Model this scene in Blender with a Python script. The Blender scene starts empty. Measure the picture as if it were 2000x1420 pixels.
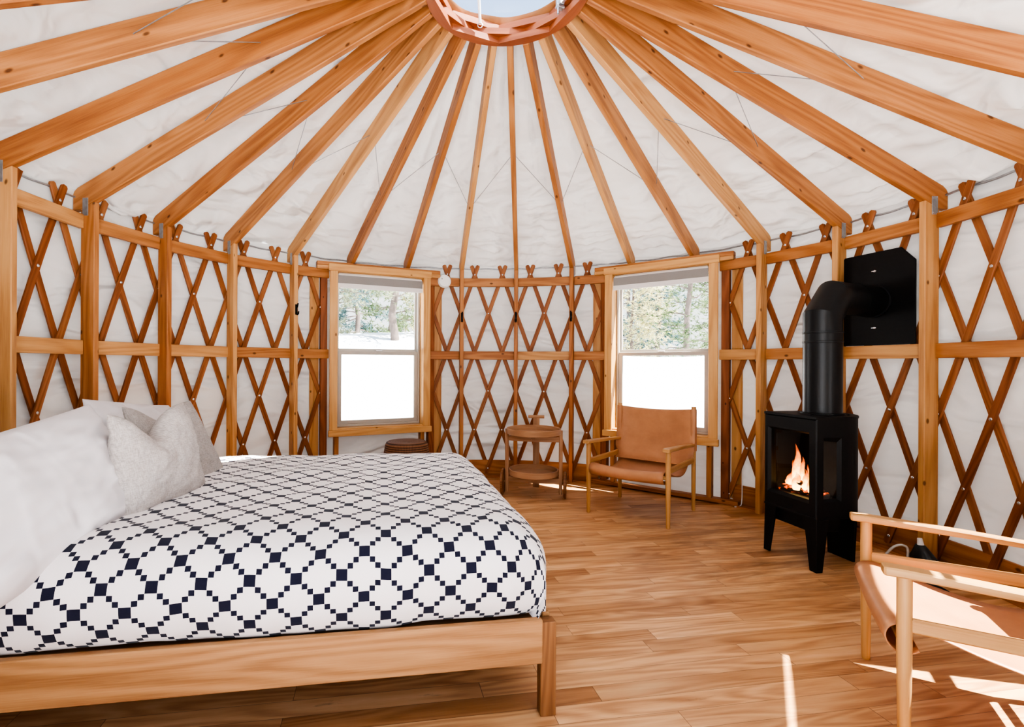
import bpy, bmesh, math, random
from mathutils import Vector, Matrix, noise
random.seed(7)
S = bpy.context.scene
COL = S.collection
R_ = math.radians
PI = math.pi
V = Vector

# ------------------------------------------------------------------ place
CX, CY = 0.2385, 2.6627          # yurt centre on the floor (camera stands at x=0, y=0)
DA = 2 * PI / 28                 # rafter spacing
A0 = R_(7.574)                   # azimuth of the rafter number 8
EYE = 1.141


def az(i):
    return A0 + (i - 8) * DA


def pol(i, r, z=0.0):
    a = az(i)
    return V((CX + r * math.sin(a), CY + r * math.cos(a), z))


def pola(a, r, z=0.0):
    return V((CX + r * math.sin(a), CY + r * math.cos(a), z))


# ------------------------------------------------------------------ mesh helpers
class MB:
    def __init__(s):
        s.v = []; s.f = []; s.uv = []; s.mi = []

    def face(s, idx, uv, mi=0):
        s.f.append(tuple(idx)); s.uv.append(list(uv)); s.mi.append(mi)

    def loft(s, rings, caps=(True, True), closed=True, mi=0, u0=None, v0=None):
        b = len(s.v); n = len(rings[0])
        rings = [[V(p) for p in r] for r in rings]
        for r in rings: s.v.extend(r)
        u = [random.uniform(0, 3) if u0 is None else u0]
        for k in range(1, len(rings)):
            ca = sum(rings[k - 1], V()) / n; cb = sum(rings[k], V()) / n
            u.append(u[-1] + max((cb - ca).length, 1e-4))
        mid = rings[len(rings) // 2]
        vv = [random.uniform(0, 3) if v0 is None else v0]
        for j in range(n):
            vv.append(vv[-1] + (mid[(j + 1) % n] - mid[j]).length)
        m = n if closed else n - 1
        for k in range(len(rings) - 1):
            for j in range(m):
                a = b + k * n + j; c = b + k * n + (j + 1) % n
                d = b + (k + 1) * n + (j + 1) % n; e = b + (k + 1) * n + j
                s.face((a, c, d, e), ((u[k], vv[j]), (u[k], vv[j + 1]), (u[k + 1], vv[j + 1]), (u[k + 1], vv[j])), mi)
        for k, flag in ((0, caps[0]), (len(rings) - 1, caps[1])):
            if flag and closed:
                s.face([b + k * n + j for j in range(n)], [(u[k] + .002 * math.cos(j), vv[j]) for j in range(n)], mi)
        return s

    def bar(s, p0, p1, w, h, up=(0, 0, 1), bev=.003, mi=0, taper=1.0):
        """box beam from p0 to p1; w across, h along 'up'"""
        p0 = V(p0); p1 = V(p1); d = (p1 - p0); L = d.length; d.normalize()
        up = V(up); side = d.cross(up)
        if side.length < 1e-5: side = d.cross(V((1, 0, 0)))
        side.normalize(); upv = side.cross(d)
        bev = min(bev, w * .3, h * .3, L * .3)

        def ring(t, q, sc):
            a = w / 2 * sc - q; c = h / 2 * sc - q; e = bev
            pts = [(a - e, -c), (a, -c + e), (a, c - e), (a - e, c), (-a + e, c), (-a, c - e), (-a, -c + e), (-a + e, -c)]
            o = p0 + d * t
            return [o + side * x + upv * y for x, y in pts]
        return s.loft([ring(0, bev * .8, 1), ring(bev, 0, 1), ring(L - bev, 0, taper), ring(L, bev * .8, taper)], mi=mi)

    def box(s, c, size, bev=.003, rz=0.0, mi=0):
        c = V(c); sx, sy, sz = size
        M = Matrix.Rotation(rz, 3, 'Z')
        X = M @ V((1, 0, 0)); Y = M @ V((0, 1, 0)); Z = V((0, 0, 1))
        if sx >= sy and sx >= sz: return s.bar(c - X * sx / 2, c + X * sx / 2, sy, sz, Z, bev, mi)
        if sy >= sz: return s.bar(c - Y * sy / 2, c + Y * sy / 2, sx, sz, Z, bev, mi)
        return s.bar(c - Z * sz / 2, c + Z * sz / 2, sx, sy, Y, bev, mi)

    def lathe(s, prof, c=(0, 0, 0), n=24, axis=None, mi=0, caps=(True, True), around=False):
        nf = len(s.f)
        s._lathe(prof, c, n, axis, mi, caps)
        if around:
            for k in range(nf, len(s.f)): s.uv[k] = [(b, a) for a, b in s.uv[k]]
        return s

    def _lathe(s, prof, c, n, axis, mi, caps):
        c = V(c)
        if axis is None:
            X, Y, Z = V((1, 0, 0)), V((0, 1, 0)), V((0, 0, 1))
        else:
            Z = V(axis).normalized(); X = Z.orthogonal().normalized(); Y = Z.cross(X)
        rings = [[c + X * (r * math.cos(2 * PI * j / n)) + Y * (r * math.sin(2 * PI * j / n)) + Z * z for j in range(n)] for r, z in prof]
        return s.loft(rings, caps, mi=mi)

    def sweep(s, path, prof, normals=None, caps=(True, True), mi=0, scales=None, closed=True):
        """profile points (a along side, b along normal)"""
        path = [V(p) for p in path]; rings = []; N = None
        for k, p in enumerate(path):
            t = (path[min(k + 1, len(path) - 1)] - path[max(k - 1, 0)]).normalized()
            if normals is not None:
                N = V(normals[k] if isinstance(normals, list) else normals)
            elif N is None:
                N = t.orthogonal()
            N = (N - t * N.dot(t)).normalized()
            Sd = t.cross(N)
            sc = scales[k] if scales else 1
            rings.append([p + Sd * (a * sc) + N * (b * sc) for a, b in prof])
        return s.loft(rings, caps, mi=mi, closed=closed)

    def tube(s, path, r, n=10, caps=(True, True), scales=None, mi=0):
        prof = [(r * math.cos(2 * PI * j / n), r * math.sin(2 * PI * j / n)) for j in range(n)]
        return s.sweep(path, prof, caps=caps, scales=scales, mi=mi)

    def prism(s, outline, o, X, Z, th, mi=0):
        """outline (a,b) in plane X,Z at origin o, extruded +-th/2 along X x Z"""
        o = V(o); X = V(X); Z = V(Z); Y = X.cross(Z).normalized()
        b = len(s.v); n = len(outline); u0 = random.uniform(0, 3); v0 = random.uniform(0, 3)
        for sg in (-1, 1):
            for a, c in outline: s.v.append(o + X * a + Z * c + Y * (sg * th / 2))
        uvs = [(u0 + a, v0 + c) for a, c in outline]
        s.face(range(b, b + n), uvs, mi); s.face(range(b + n, b + 2 * n), [(a, c + .7) for a, c in uvs], mi)
        for j in range(n):
            k = (j + 1) % n
            dz = abs(outline[k][1] - outline[j][1]) > abs(outline[k][0] - outline[j][0])
            U = (0, (V((*outline[k], 0)) - V((*outline[j], 0))).length)
            if dz:
                uv = ((u0 + outline[j][0], v0), (u0 + outline[j][0] + .02, v0 + U[1]), (u0 + outline[j][0] + .02, v0 + U[1] + th), (u0 + outline[j][0], v0 + th))
            else:
                uv = ((u0 + outline[j][0], v0 + 1.3), (u0 + outline[k][0], v0 + 1.3), (u0 + outline[k][0], v0 + 1.3 + th), (u0 + outline[j][0], v0 + 1.3 + th))
            s.face((b + j, b + k, b + n + k, b + n + j), uv, mi)
        return s

    def grid(s, fn, nu, nv, uvfn=None, skip=None, mi=0):
        b = len(s.v)
        for i in range(nu + 1):
            for j in range(nv + 1): s.v.append(V(fn(i / nu, j / nv)))
        uvfn = uvfn or (lambda a, c: (a, c))
        for i in range(nu):
            for j in range(nv):
                if skip and skip((i + .5) / nu, (j + .5) / nv): continue
                q = ((i, j), (i + 1, j), (i + 1, j + 1), (i, j + 1))
                s.face([b + a * (nv + 1) + c for a, c in q], [uvfn(a / nu, c / nv) for a, c in q], mi)
        return s

    def build(s, name, mat, parent=None, smooth=None, merge=False, recalc=True):
        me = bpy.data.meshes.new(name)
        me.from_pydata([tuple(p) for p in s.v], [], s.f)
        ul = me.uv_layers.new(name='UVMap')
        k = 0; flat = []
        for uv in s.uv: flat.extend(uv)
        for l, uv in zip(ul.data, flat): l.uv = uv
        mats = mat if isinstance(mat, (list, tuple)) else [mat]
        for m in mats: me.materials.append(m)
        if len(mats) > 1:
            me.polygons.foreach_set('material_index', s.mi)
        bm = bmesh.new(); bm.from_mesh(me)
        if merge: bmesh.ops.remove_doubles(bm, verts=bm.verts, dist=1e-5)
        if recalc: bmesh.ops.recalc_face_normals(bm, faces=bm.faces)
        bm.to_mesh(me); bm.free()
        if smooth:
            me.polygons.foreach_set('use_smooth', [True] * len(me.polygons))
            if smooth < 179: me.set_sharp_from_angle(angle=R_(smooth))
        o = bpy.data.objects.new(name, me); COL.objects.link(o)
        if parent is not None: o.parent = parent
        return o


def tag(o, label=None, cat=None, group=None, kind=None):
    if label: o['label'] = label
    if cat: o['category'] = cat
    if group: o['group'] = group
    if kind: o['kind'] = kind
    return o


def thing(name, label=None, cat=None, loc=(0, 0, 0), rz=0.0, group=None, kind=None):
    o = bpy.data.objects.new(name, None); COL.objects.link(o)
    o.location = loc; o.rotation_euler = (0, 0, rz); o.empty_display_size = .1
    return tag(o, label, cat, group, kind)


def dup(o, parent=None):
    c = o.copy(); COL.objects.link(c)
    if parent is not None: c.parent = parent
    for ch in list(o.children): dup(ch, c)
    return c


def bevel(o, w=.003, seg=1):
    m = o.modifiers.new('bevel', 'BEVEL'); m.width = w; m.segments = seg; m.limit_method = 'ANGLE'; m.angle_limit = R_(40)
    return o


def subsurf(o, lv=1):
    m = o.modifiers.new('sub', 'SUBSURF'); m.levels = lv; m.render_levels = lv
    return o


# ------------------------------------------------------------------ materials
def lin(r, g, b, k=1.0):
    if r > g > b and r - b > 30:            # timber tones: ease the saturation a little
        m = (r + g + b) / 3; r, g, b = (m + (c - m) * .86 for c in (r, g, b))
    f = lambda c: (c / 255 / 12.92) if c <= 10 else ((c / 255 + .055) / 1.055) ** 2.4
    return (f(r), f(g), f(b), 1)


class NT:
    def __init__(s, name):
        s.m = bpy.data.materials.new(name); s.m.use_nodes = True
        s.t = s.m.node_tree; s.t.nodes.clear()
        s.out = s.n('ShaderNodeOutputMaterial')

    def n(s, typ, **kw):
        nd = s.t.nodes.new(typ)
        for k, v in kw.items():
            if k == 'i':
                for a, b in v.items():
                    if hasattr(b, 'is_output'): s.t.links.new(b, nd.inputs[a])
                    else: nd.inputs[a].default_value = b
            else: setattr(nd, k, v)
        return nd

    def math(s, op, a, b=0.0, c=None):
        d = {0: a, 1: b}
        if c is not None: d[2] = c
        return s.n('ShaderNodeMath', operation=op, i=d).outputs[0]

    def ramp(s, fac, stops):
        nd = s.n('ShaderNodeValToRGB', i={0: fac}); cr = nd.color_ramp
        while len(cr.elements) < len(stops): cr.elements.new(.5)
        for e, (p, c) in zip(cr.elements, stops): e.position = p; e.color = c if len(c) == 4 else (*c, 1)
        return nd.outputs[0]

    def mix(s, fac, a, b, blend='MIX'):
        nd = s.n('ShaderNodeMix', data_type='RGBA', blend_type=blend)
        for idx, val in ((0, fac), (6, a), (7, b)):
            if hasattr(val, 'is_output'): s.t.links.new(val, nd.inputs[idx])
            else: nd.inputs[idx].default_value = val
        return nd.outputs[2]

    def link(s, a, b): s.t.links.new(a, b)

    def bsdf(s, color, rough=.5, bump=None, bstr=.1, bdist=.01, **kw):
        p = s.n('ShaderNodeBsdfPrincipled')
        for k, v in (('Base Color', color), ('Roughness', rough), *kw.items()):
            if hasattr(v, 'is_output'): s.link(v, p.inputs[k])
            else: p.inputs[k].default_value = v
        if bump is not None:
            b = s.n('ShaderNodeBump', i={'Strength': bstr, 'Distance': bdist, 'Height': bump})
            s.link(b.outputs[0], p.inputs['Normal'])
        s.link(p.outputs[0], s.out.inputs[0])
        return p


def wood(name, light, mid, dark, rough=.45, ring=9.0, knots=1.0, var=.5, tint=None, spec=.35, dist=4.0):
    """grain runs along u of the UV map (metres)"""
    t = NT(name)
    uv = t.n('ShaderNodeUVMap').outputs[0]
    rnd = t.n('ShaderNodeObjectInfo').outputs['Random']
    off = t.n('ShaderNodeCombineXYZ', i={0: t.math('MULTIPLY', rnd, 37.0), 1: t.math('MULTIPLY', rnd, 91.0), 2: 0.0}).outputs[0]
    p = t.n('ShaderNodeVectorMath', operation='ADD', i={0: uv, 1: off}).outputs[0]
    sc = lambda x, y: t.n('ShaderNodeVectorMath', operation='MULTIPLY', i={0: p, 1: (x, y, 1)}).outputs[0]
    n0 = t.n('ShaderNodeTexNoise', i={'Vector': sc(.6, 5.5), 'Scale': 1.0, 'Detail': 1.5, 'Roughness': .45, 'Distortion': .15}).outputs[0]
    wav = t.math('ADD', t.math('MULTIPLY', t.math('SINE', t.math('MULTIPLY', n0, ring * 20.0)), .5), .5)
    ns = t.n('ShaderNodeTexNoise', i={'Vector': sc(1.2, 16), 'Scale': 1.0, 'Detail': 5.0, 'Roughness': .6}).outputs[0]
    fine = t.n('ShaderNodeTexNoise', i={'Vector': sc(7, 260), 'Scale': 1.0, 'Detail': 2.0}).outputs[0]
    ns2 = t.n('ShaderNodeTexNoise', i={'Vector': sc(2.6, 48), 'Scale': 1.0, 'Detail': 3.0, 'Roughness': .6}).outputs[0]
    f = t.math('ADD', t.math('MULTIPLY', wav, .26), t.math('ADD', t.math('MULTIPLY', ns, .62), t.math('MULTIPLY', ns2, .3)))
    f = t.math('ADD', f, t.math('MULTIPLY', t.math('SUBTRACT', fine, .5), .4))
    c = t.ramp(f, [(.2, light), (.58, mid), (.98, dark)])
    if knots > 0:
        vo = t.n('ShaderNodeTexVoronoi', voronoi_dimensions='2D', i={'Vector': sc(2.6, 4.4), 'Scale': 1.0})
        dd = t.math('ADD', vo.outputs['Distance'], t.math('MULTIPLY', t.math('SUBTRACT', ns, .5), .05))
        k = t.math('SUBTRACT', 1.0, t.n('ShaderNodeMapRange', interpolation_type='SMOOTHSTEP', i={0: dd, 1: .016 * knots, 2: .055 * knots, 3: 0.0, 4: 1.0}).outputs[0])
        c = t.mix(t.math('MULTIPLY', k, .8), c, (dark[0] * .22, dark[1] * .16, dark[2] * .14, 1))
    if tint is not None:
        c = t.mix(t.math('MULTIPLY', rnd, var), c, tint, 'MULTIPLY')
    t.bsdf(c, rough, fine, .12, .002, **{'Specular IOR Level': spec})
    return t.m


def plain(name, col, rough=.5, metal=0.0, nscale=0, namt=.1, bump=0.0, **kw):
    t = NT(name); c = col
    geo = t.n('ShaderNodeTexCoord').outputs['Object']
    ns = t.n('ShaderNodeTexNoise', i={'Vector': geo, 'Scale': nscale or 6.0, 'Detail': 4.0}).outputs[0]
    lo = tuple(x * (1 - namt) for x in col[:3]) + (1,); hi = tuple(min(1, x * (1 + namt)) for x in col[:3]) + (1,)
    c = t.ramp(ns, [(.3, lo), (.7, hi)])
    t.bsdf(c, rough, ns if bump else None, bump, .004, Metallic=metal, **kw)
    return t.m


def fabric(name, col, trans=.15, tcol=(1, .97, .93, 1), scale=(1, 1, 1), bstr=.25, bdist=.03):
    """woven cloth that lets some outside light through"""
    t = NT(name)
    g = t.n('ShaderNodeNewGeometry').outputs['Position']
    v = t.n('ShaderNodeVectorMath', operation='MULTIPLY', i={0: g, 1: scale}).outputs[0]
    a = t.n('ShaderNodeTexNoise', i={'Vector': v, 'Scale': 2.2, 'Detail': 2.2, 'Roughness': .42, 'Distortion': .8}).outputs[0]
    w = t.n('ShaderNodeTexNoise', i={'Vector': g, 'Scale': 900.0, 'Detail': 1.0}).outputs[0]
    rg = t.n('ShaderNodeTexNoise', noise_type='RIDGED_MULTIFRACTAL', i={'Vector': v, 'Scale': 1.1, 'Detail': .8, 'Roughness': .3, 'Distortion': .9}).outputs[0]
    h = t.math('ADD', t.math('ADD', a, t.math('MULTIPLY', rg, .11)), t.math('MULTIPLY', w, .01))
    c = t.ramp(a, [(.2, tuple(x * .93 for x in col[:3]) + (1,)), (.7, col)])
    b = t.n('ShaderNodeBump', i={'Strength': bstr, 'Distance': bdist, 'Height': h}).outputs[0]
    d = t.n('ShaderNodeBsdfDiffuse', i={'Color': c, 'Normal': b})
    tr = t.n('ShaderNodeBsdfTranslucent', i={'Color': tcol, 'Normal': b})
    mx = t.n('ShaderNodeMixShader', i={0: trans, 1: d.outputs[0], 2: tr.outputs[0]})
    t.link(mx.outputs[0], t.out.inputs[0])
    return t.m


def glass(name, refl=.05, tint=(.97, .99, .98, 1)):
    t = NT(name)
    lw = t.n('ShaderNodeLayerWeight', i={0: .35}).outputs['Fresnel']
    tr = t.n('ShaderNodeBsdfTransparent', i={'Color': tint})
    gl = t.n('ShaderNodeBsdfGlossy', i={'Roughness': .02, 'Color': (1, 1, 1, 1)})
    f = t.math('MULTIPLY', lw, refl * 4)
    mx = t.n('ShaderNodeMixShader', i={0: f, 1: tr.outputs[0], 2: gl.outputs[0]})
    t.link(mx.outputs[0], t.out.inputs[0])
    return t.m


M = {}
M['fir'] = wood('fir_timber', lin(203, 143, 86), lin(182, 118, 64), lin(136, 80, 43), .5, 3.2, 1.0, 1.0, (.86, .74, .64, 1), .25, 7.0)
M['fir_light'] = wood('fir_light', lin(218, 164, 104), lin(202, 145, 86), lin(162, 102, 56), .5, 3.2, .9, .6, (.90, .84, .76, 1), .25, 7.0)
M['fir_shaded'] = wood('fir_shaded', lin(172, 104, 60), lin(148, 82, 44), lin(112, 58, 30), .5, 4, .6, .5, (.88, .82, .8, 1), .2, 6.0)
M['pine'] = wood('pine_casing', lin(224, 172, 108), lin(212, 156, 90), lin(182, 120, 62), .45, 3, .8, .4, (.94, .90, .86, 1), .3, 6.0)
M['slat'] = wood('slat_timber', lin(184, 122, 72), lin(160, 96, 52), lin(118, 64, 32), .5, 4, 0, 1.0, (.74, .60, .50, 1), .25, 5.0)
M['ring'] = wood('ring_timber', lin(176, 98, 54), lin(156, 80, 42), lin(124, 60, 30), .45, 3, 0, .4, (.9, .85, .8, 1), .3, 6.0)
M['oak'] = wood('oak_rail', lin(190, 140, 90), lin(172, 120, 72), lin(132, 82, 42), .45, 3.4, 0, .2, (.96, .94, .92, 1), .3, 11.0)
M['oak_dark'] = wood('oak_post', lin(160, 108, 64), lin(140, 90, 50), lin(104, 62, 34), .5, 5, 0, .3, (.9, .9, .9, 1), .3)
M['beech'] = wood('beech_chair', lin(212, 162, 102), lin(198, 144, 84), lin(174, 118, 62), .4, 3, 0, .3, (.95, .92, .9, 1), .35, 2.0)
M['cart'] = wood('cart_oak', lin(190, 144, 104), lin(174, 126, 88), lin(148, 102, 66), .5, 4, 0, .3, (.95, .92, .9, 1), .3, 2.5)
M['canvas'] = fabric('wall_canvas', lin(226, 224, 220), .020, (1, .97, .94, 1), (.8, .8, 2.2), 1.0, .13)
M['roof'] = fabric('roof_canvas', lin(234, 232, 228), .030, (1, .97, .94, 1), (1.2, 1.2, 2.4), 1.0, .14)
M['linen_white'] = fabric('pillow_cotton', lin(216, 212, 214), .0, (1, 1, 1, 1), (3, 3, 6), .3, .03)
M['steel'] = plain('galvanised_steel', lin(168, 170, 172), .42, .85, 40, .15)
M['chrome'] = plain('bolt_steel', lin(205, 205, 208), .25, .95, 30, .05)
M['black'] = plain('black_iron', (.0055, .0055, .006, 1), .5, 0, 60, .2, **{'Specular IOR Level': .22})
M['black_pipe'] = plain('black_pipe_paint', (.0075, .0078, .0085, 1), .36, 0, 60, .1, **{'Specular IOR Level': .3})
M['soot'] = plain('firebox_soot', (.004, .0035, .003, 1), .9, 0, 20, .5)
M['white_plastic'] = plain('white_plastic', lin(236, 236, 234), .4, 0, 8, .01)
M['vinyl'] = plain('taupe_vinyl', lin(176, 168, 158), .4, 0, 8, .02)
M['blind_white'] = plain('blind_white', lin(222, 217, 214), .7, 0, 300, .02)
M['blind_grey'] = plain('blind_grey', lin(138, 133, 130), .8, 0, 300, .06)
M['glass'] = glass('window_glass')
M['dome'] = glass('dome_acrylic', .04)
M['stove_glass'] = glass('stove_glass', .012, (.8, .8, .8, 1))
M['hose'] = plain('grey_hose', lin(170, 165, 158), .5, .2, 60, .1)
M['dark_plastic'] = plain('dark_plastic', (.012, .012, .012, 1), .45, 0, 20, .3)
M['brass'] = plain('brass', lin(150, 120, 70), .35, .8, 30, .15)
M['blue_plastic'] = plain('blue_plastic', lin(120, 160, 190), .4, 0, 10, .05)
M['red_plastic'] = plain('red_plastic', lin(130, 20, 16), .4, 0, 10, .05)
M['yellow_plastic'] = plain('yellow_plastic', lin(190, 150, 30), .4, 0, 10, .05)
M['brown_flap'] = plain('brown_vinyl_flap', lin(160, 106, 60), .5, 0, 12, .15)
M['snow'] = plain('snow', (.9, .92, .95, 1), .8, 0, 1.5, .03)
M['bark'] = plain('bark', lin(96, 84, 78), .9, 0, 9, .35)
M['log'] = plain('log_bark', (.03, .02, .014, 1), .9, 0, 30, .6)


def cotton():
    t = NT('pillow_cotton')
    g = t.n('ShaderNodeTexCoord').outputs['Object']
    f = lambda sx, sy, sz: t.n('ShaderNodeTexNoise', noise_type='RIDGED_MULTIFRACTAL', i={'Vector': t.n('ShaderNodeVectorMath', operation='MULTIPLY', i={0: g, 1: (sx, sy, sz)}).outputs[0], 'Scale': 1.0, 'Detail': 2.5, 'Roughness': .35, 'Distortion': .6}).outputs[0]
    h = t.math('ADD', f(3.0, 4.0, 9.0), t.math('MULTIPLY', f(11., 8.0, 4.0), .5))
    c = t.ramp(h, [(.1, lin(206, 201, 203)), (.9, lin(222, 217, 219))])
    t.bsdf(c, .85, h, 1.0, .028, **{'Specular IOR Level': .1})
    return t.m


def leather():
    t = NT('tan_leather')
    g = t.n('ShaderNodeTexCoord').outputs['Object']
    a = t.n('ShaderNodeTexNoise', i={'Vector': g, 'Scale': 5.0, 'Detail': 6.0, 'Roughness': .6}).outputs[0]
    f = t.n('ShaderNodeTexVoronoi', i={'Vector': g, 'Scale': 420.0}).outputs['Distance']
    c = t.ramp(a, [(.25, lin(172, 112, 70)), (.6, lin(196, 132, 86)), (.85, lin(206, 146, 100))])
    t.bsdf(c, .45, f, .12, .001, **{'Specular IOR Level': .35})
    return t.m


M['leather'] = leather()
M['linen_white'] = cotton()


def duvet_mat():
    t = NT('duvet_weave')
    uv = t.n('ShaderNodeUVMap').outputs[0]
    sp = t.n('ShaderNodeSeparateXYZ', i={0: uv})
    u = 0.0166

    def fold(x, off):
        x = t.math('ADD', t.math('DIVIDE', x, u), off)
        x = t.math('MODULO', t.math('ADD', x, 804.0), 8.0)
        return t.math('FLOOR', t.math('ABSOLUTE', t.math('SUBTRACT', x, 4.0)))
    a = fold(sp.outputs[0], 0.0); b = fold(sp.outputs[1], 3.0)
    d = t.math('COMPARE', a, b, .1)
    ns = t.n('ShaderNodeTexNoise', i={'Vector': uv, 'Scale': 900.0, 'Detail': 2.0}).outputs[0]
    big = t.n('ShaderNodeTexNoise', i={'Vector': uv, 'Scale': 3.0, 'Detail': 3.0}).outputs[0]
    white = t.ramp(ns, [(.3, lin(214, 205, 204)), (.7, lin(232, 225, 224))])
    navy = t.ramp(ns, [(.3, lin(18, 18, 34)), (.7, lin(34, 34, 54))])
    c = t.mix(d, white, navy)
    t.bsdf(c, .9, t.math('ADD', ns, t.math('MULTIPLY', big, 4.0)), .2, .004, **{'Specular IOR Level': .1, 'Sheen Weight': .15})
    return t.m


M['duvet'] = duvet_mat()


def linen_mat(name='oat_linen', k=1.0):
    t = NT(name)
    g = t.n('ShaderNodeTexCoord').outputs['Object']
    f = lambda s: t.n('ShaderNodeTexNoise', i={'Vector': t.n('ShaderNodeVectorMath', operation='MULTIPLY', i={0: g, 1: s}).outputs[0], 'Scale': 1.0, 'Detail': 2.0}).outputs[0]
    w = t.math('ADD', f((60, 60, 700)), f((700, 60, 60)))
    c = t.ramp(t.math('MULTIPLY', w, .5), [(.38, lin(152 * k, 145 * k, 141 * k)), (.62, lin(188 * k, 180 * k, 176 * k))])
    t.bsdf(c, .95, w, .25, .002, **{'Specular IOR Level': .1})
    return t.m


M['linen'] = linen_mat()
M['linen_back'] = linen_mat('grey_linen', .93)


def floor_mat():
    t = NT('oak_floor')
    g = t.n('ShaderNodeTexCoord').outputs['Object']
    rot = t.n('ShaderNodeVectorRotate', rotation_type='Z_AXIS', i={'Vector': g, 'Angle': R_(-9.3)}).outputs[0]
    sp = t.n('ShaderNodeSeparateXYZ', i={0: rot})
    PW, PL = .0825, .95
    yr = t.math('DIVIDE', t.math('ADD', sp.outputs[1], 20.0), PW)
    row = t.math('FLOOR', yr)
    wn = t.n('ShaderNodeTexWhiteNoise', noise_dimensions='1D', i={'W': row}).outputs[0]
    ln = t.math('ADD', t.math('MULTIPLY', t.n('ShaderNodeTexWhiteNoise', noise_dimensions='1D', i={'W': t.math('ADD', row, .37)}).outputs[0], .6), .7)
    xr = t.math('ADD', t.math('DIVIDE', t.math('ADD', sp.outputs[0], 20.0), t.math('MULTIPLY', ln, PL)), t.math('MULTIPLY', wn, 7.0))
    colm = t.math('FLOOR', xr)
    idv = t.n('ShaderNodeCombineXYZ', i={0: row, 1: colm, 2: 0.0}).outputs[0]
    wid = t.n('ShaderNodeTexWhiteNoise', noise_dimensions='3D', i={'Vector': idv})
    pid = wid.outputs[0]
    # seams
    fy = t.math('FRACT', yr); fx = t.math('FRACT', xr)
    sy = t.math('MINIMUM', fy, t.math('SUBTRACT', 1.0, fy))
    sx = t.math('MINIMUM', fx, t.math('SUBTRACT', 1.0, fx))
    seam = t.math('MAXIMUM', t.math('LESS_THAN', sy, .010), t.math('LESS_THAN', sx, .0011))
    off = t.n('ShaderNodeVectorMath', operation='SCALE', i={0: wid.outputs[1], 'Scale': 60.0}).outputs[0]
    p = t.n('ShaderNodeVectorMath', operation='ADD', i={0: rot, 1: off}).outputs[0]
    sc = lambda x, y: t.n('ShaderNodeVectorMath', operation='MULTIPLY', i={0: p, 1: (x, y, 1)}).outputs[0]
    n0 = t.n('ShaderNodeTexNoise', i={'Vector': sc(.9, 8.0), 'Scale': 1.0, 'Detail': 1.5, 'Roughness': .45, 'Distortion': .2}).outputs[0]
    wav = t.math('ADD', t.math('MULTIPLY', t.math('SINE', t.math('MULTIPLY', n0, 75.0)), .5), .5)
    ns = t.n('ShaderNodeTexNoise', i={'Vector': sc(1.6, 18), 'Scale': 1.0, 'Detail': 5.0, 'Roughness': .6}).outputs[0]
    fine = t.n('ShaderNodeTexNoise', i={'Vector': sc(9, 300), 'Scale': 1.0, 'Detail': 2.0}).outputs[0]
    f = t.math('ADD', t.math('MULTIPLY', wav, .24), t.math('MULTIPLY', ns, .95))
    f = t.math('ADD', f, t.math('MULTIPLY', t.math('SUBTRACT', fine, .5), .2))
    c = t.ramp(f, [(.2, lin(232, 186, 134)), (.55, lin(212, 158, 106)), (.95, lin(166, 110, 66))])
    tint = t.ramp(pid, [(0.0, (.62, .50, .40, 1)), (.12, (.80, .72, .64, 1)), (.5, (.96, .92, .88, 1)), (1.0, (1.08, 1.06, 1.02, 1))])
    c = t.mix(1.0, c, tint, 'MULTIPLY')
    # worn dark scuffs
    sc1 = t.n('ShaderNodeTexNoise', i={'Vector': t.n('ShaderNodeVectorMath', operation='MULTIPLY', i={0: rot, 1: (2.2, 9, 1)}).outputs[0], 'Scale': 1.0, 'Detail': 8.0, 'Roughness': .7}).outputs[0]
    scf = t.n('ShaderNodeMapRange', i={0: sc1, 1: .64, 2: .74, 3: 0.0, 4: .55}).outputs[0]
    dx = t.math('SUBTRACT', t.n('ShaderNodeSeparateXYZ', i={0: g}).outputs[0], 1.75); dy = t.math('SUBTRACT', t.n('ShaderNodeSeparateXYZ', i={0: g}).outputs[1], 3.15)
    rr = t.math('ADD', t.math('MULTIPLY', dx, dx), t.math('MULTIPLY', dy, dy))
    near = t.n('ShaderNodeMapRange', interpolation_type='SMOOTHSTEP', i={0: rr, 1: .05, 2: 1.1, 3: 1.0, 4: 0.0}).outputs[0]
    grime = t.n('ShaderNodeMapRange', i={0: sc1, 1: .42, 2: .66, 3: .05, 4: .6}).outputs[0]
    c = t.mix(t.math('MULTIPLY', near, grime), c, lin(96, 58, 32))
    c = t.mix(scf, c, lin(70, 44, 26))
    c = t.mix(t.math('MULTIPLY', seam, .65), c, lin(62, 40, 24))
    rgh = t.n('ShaderNodeMapRange', i={0: ns, 1: .3, 2: .7, 3: .3, 4: .48}).outputs[0]
    t.bsdf(c, rgh, t.math('SUBTRACT', fine, t.math('MULTIPLY', seam, 3.0)), .15, .002, **{'Specular IOR Level': .35})
    return t.m


M['floor'] = floor_mat()


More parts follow.
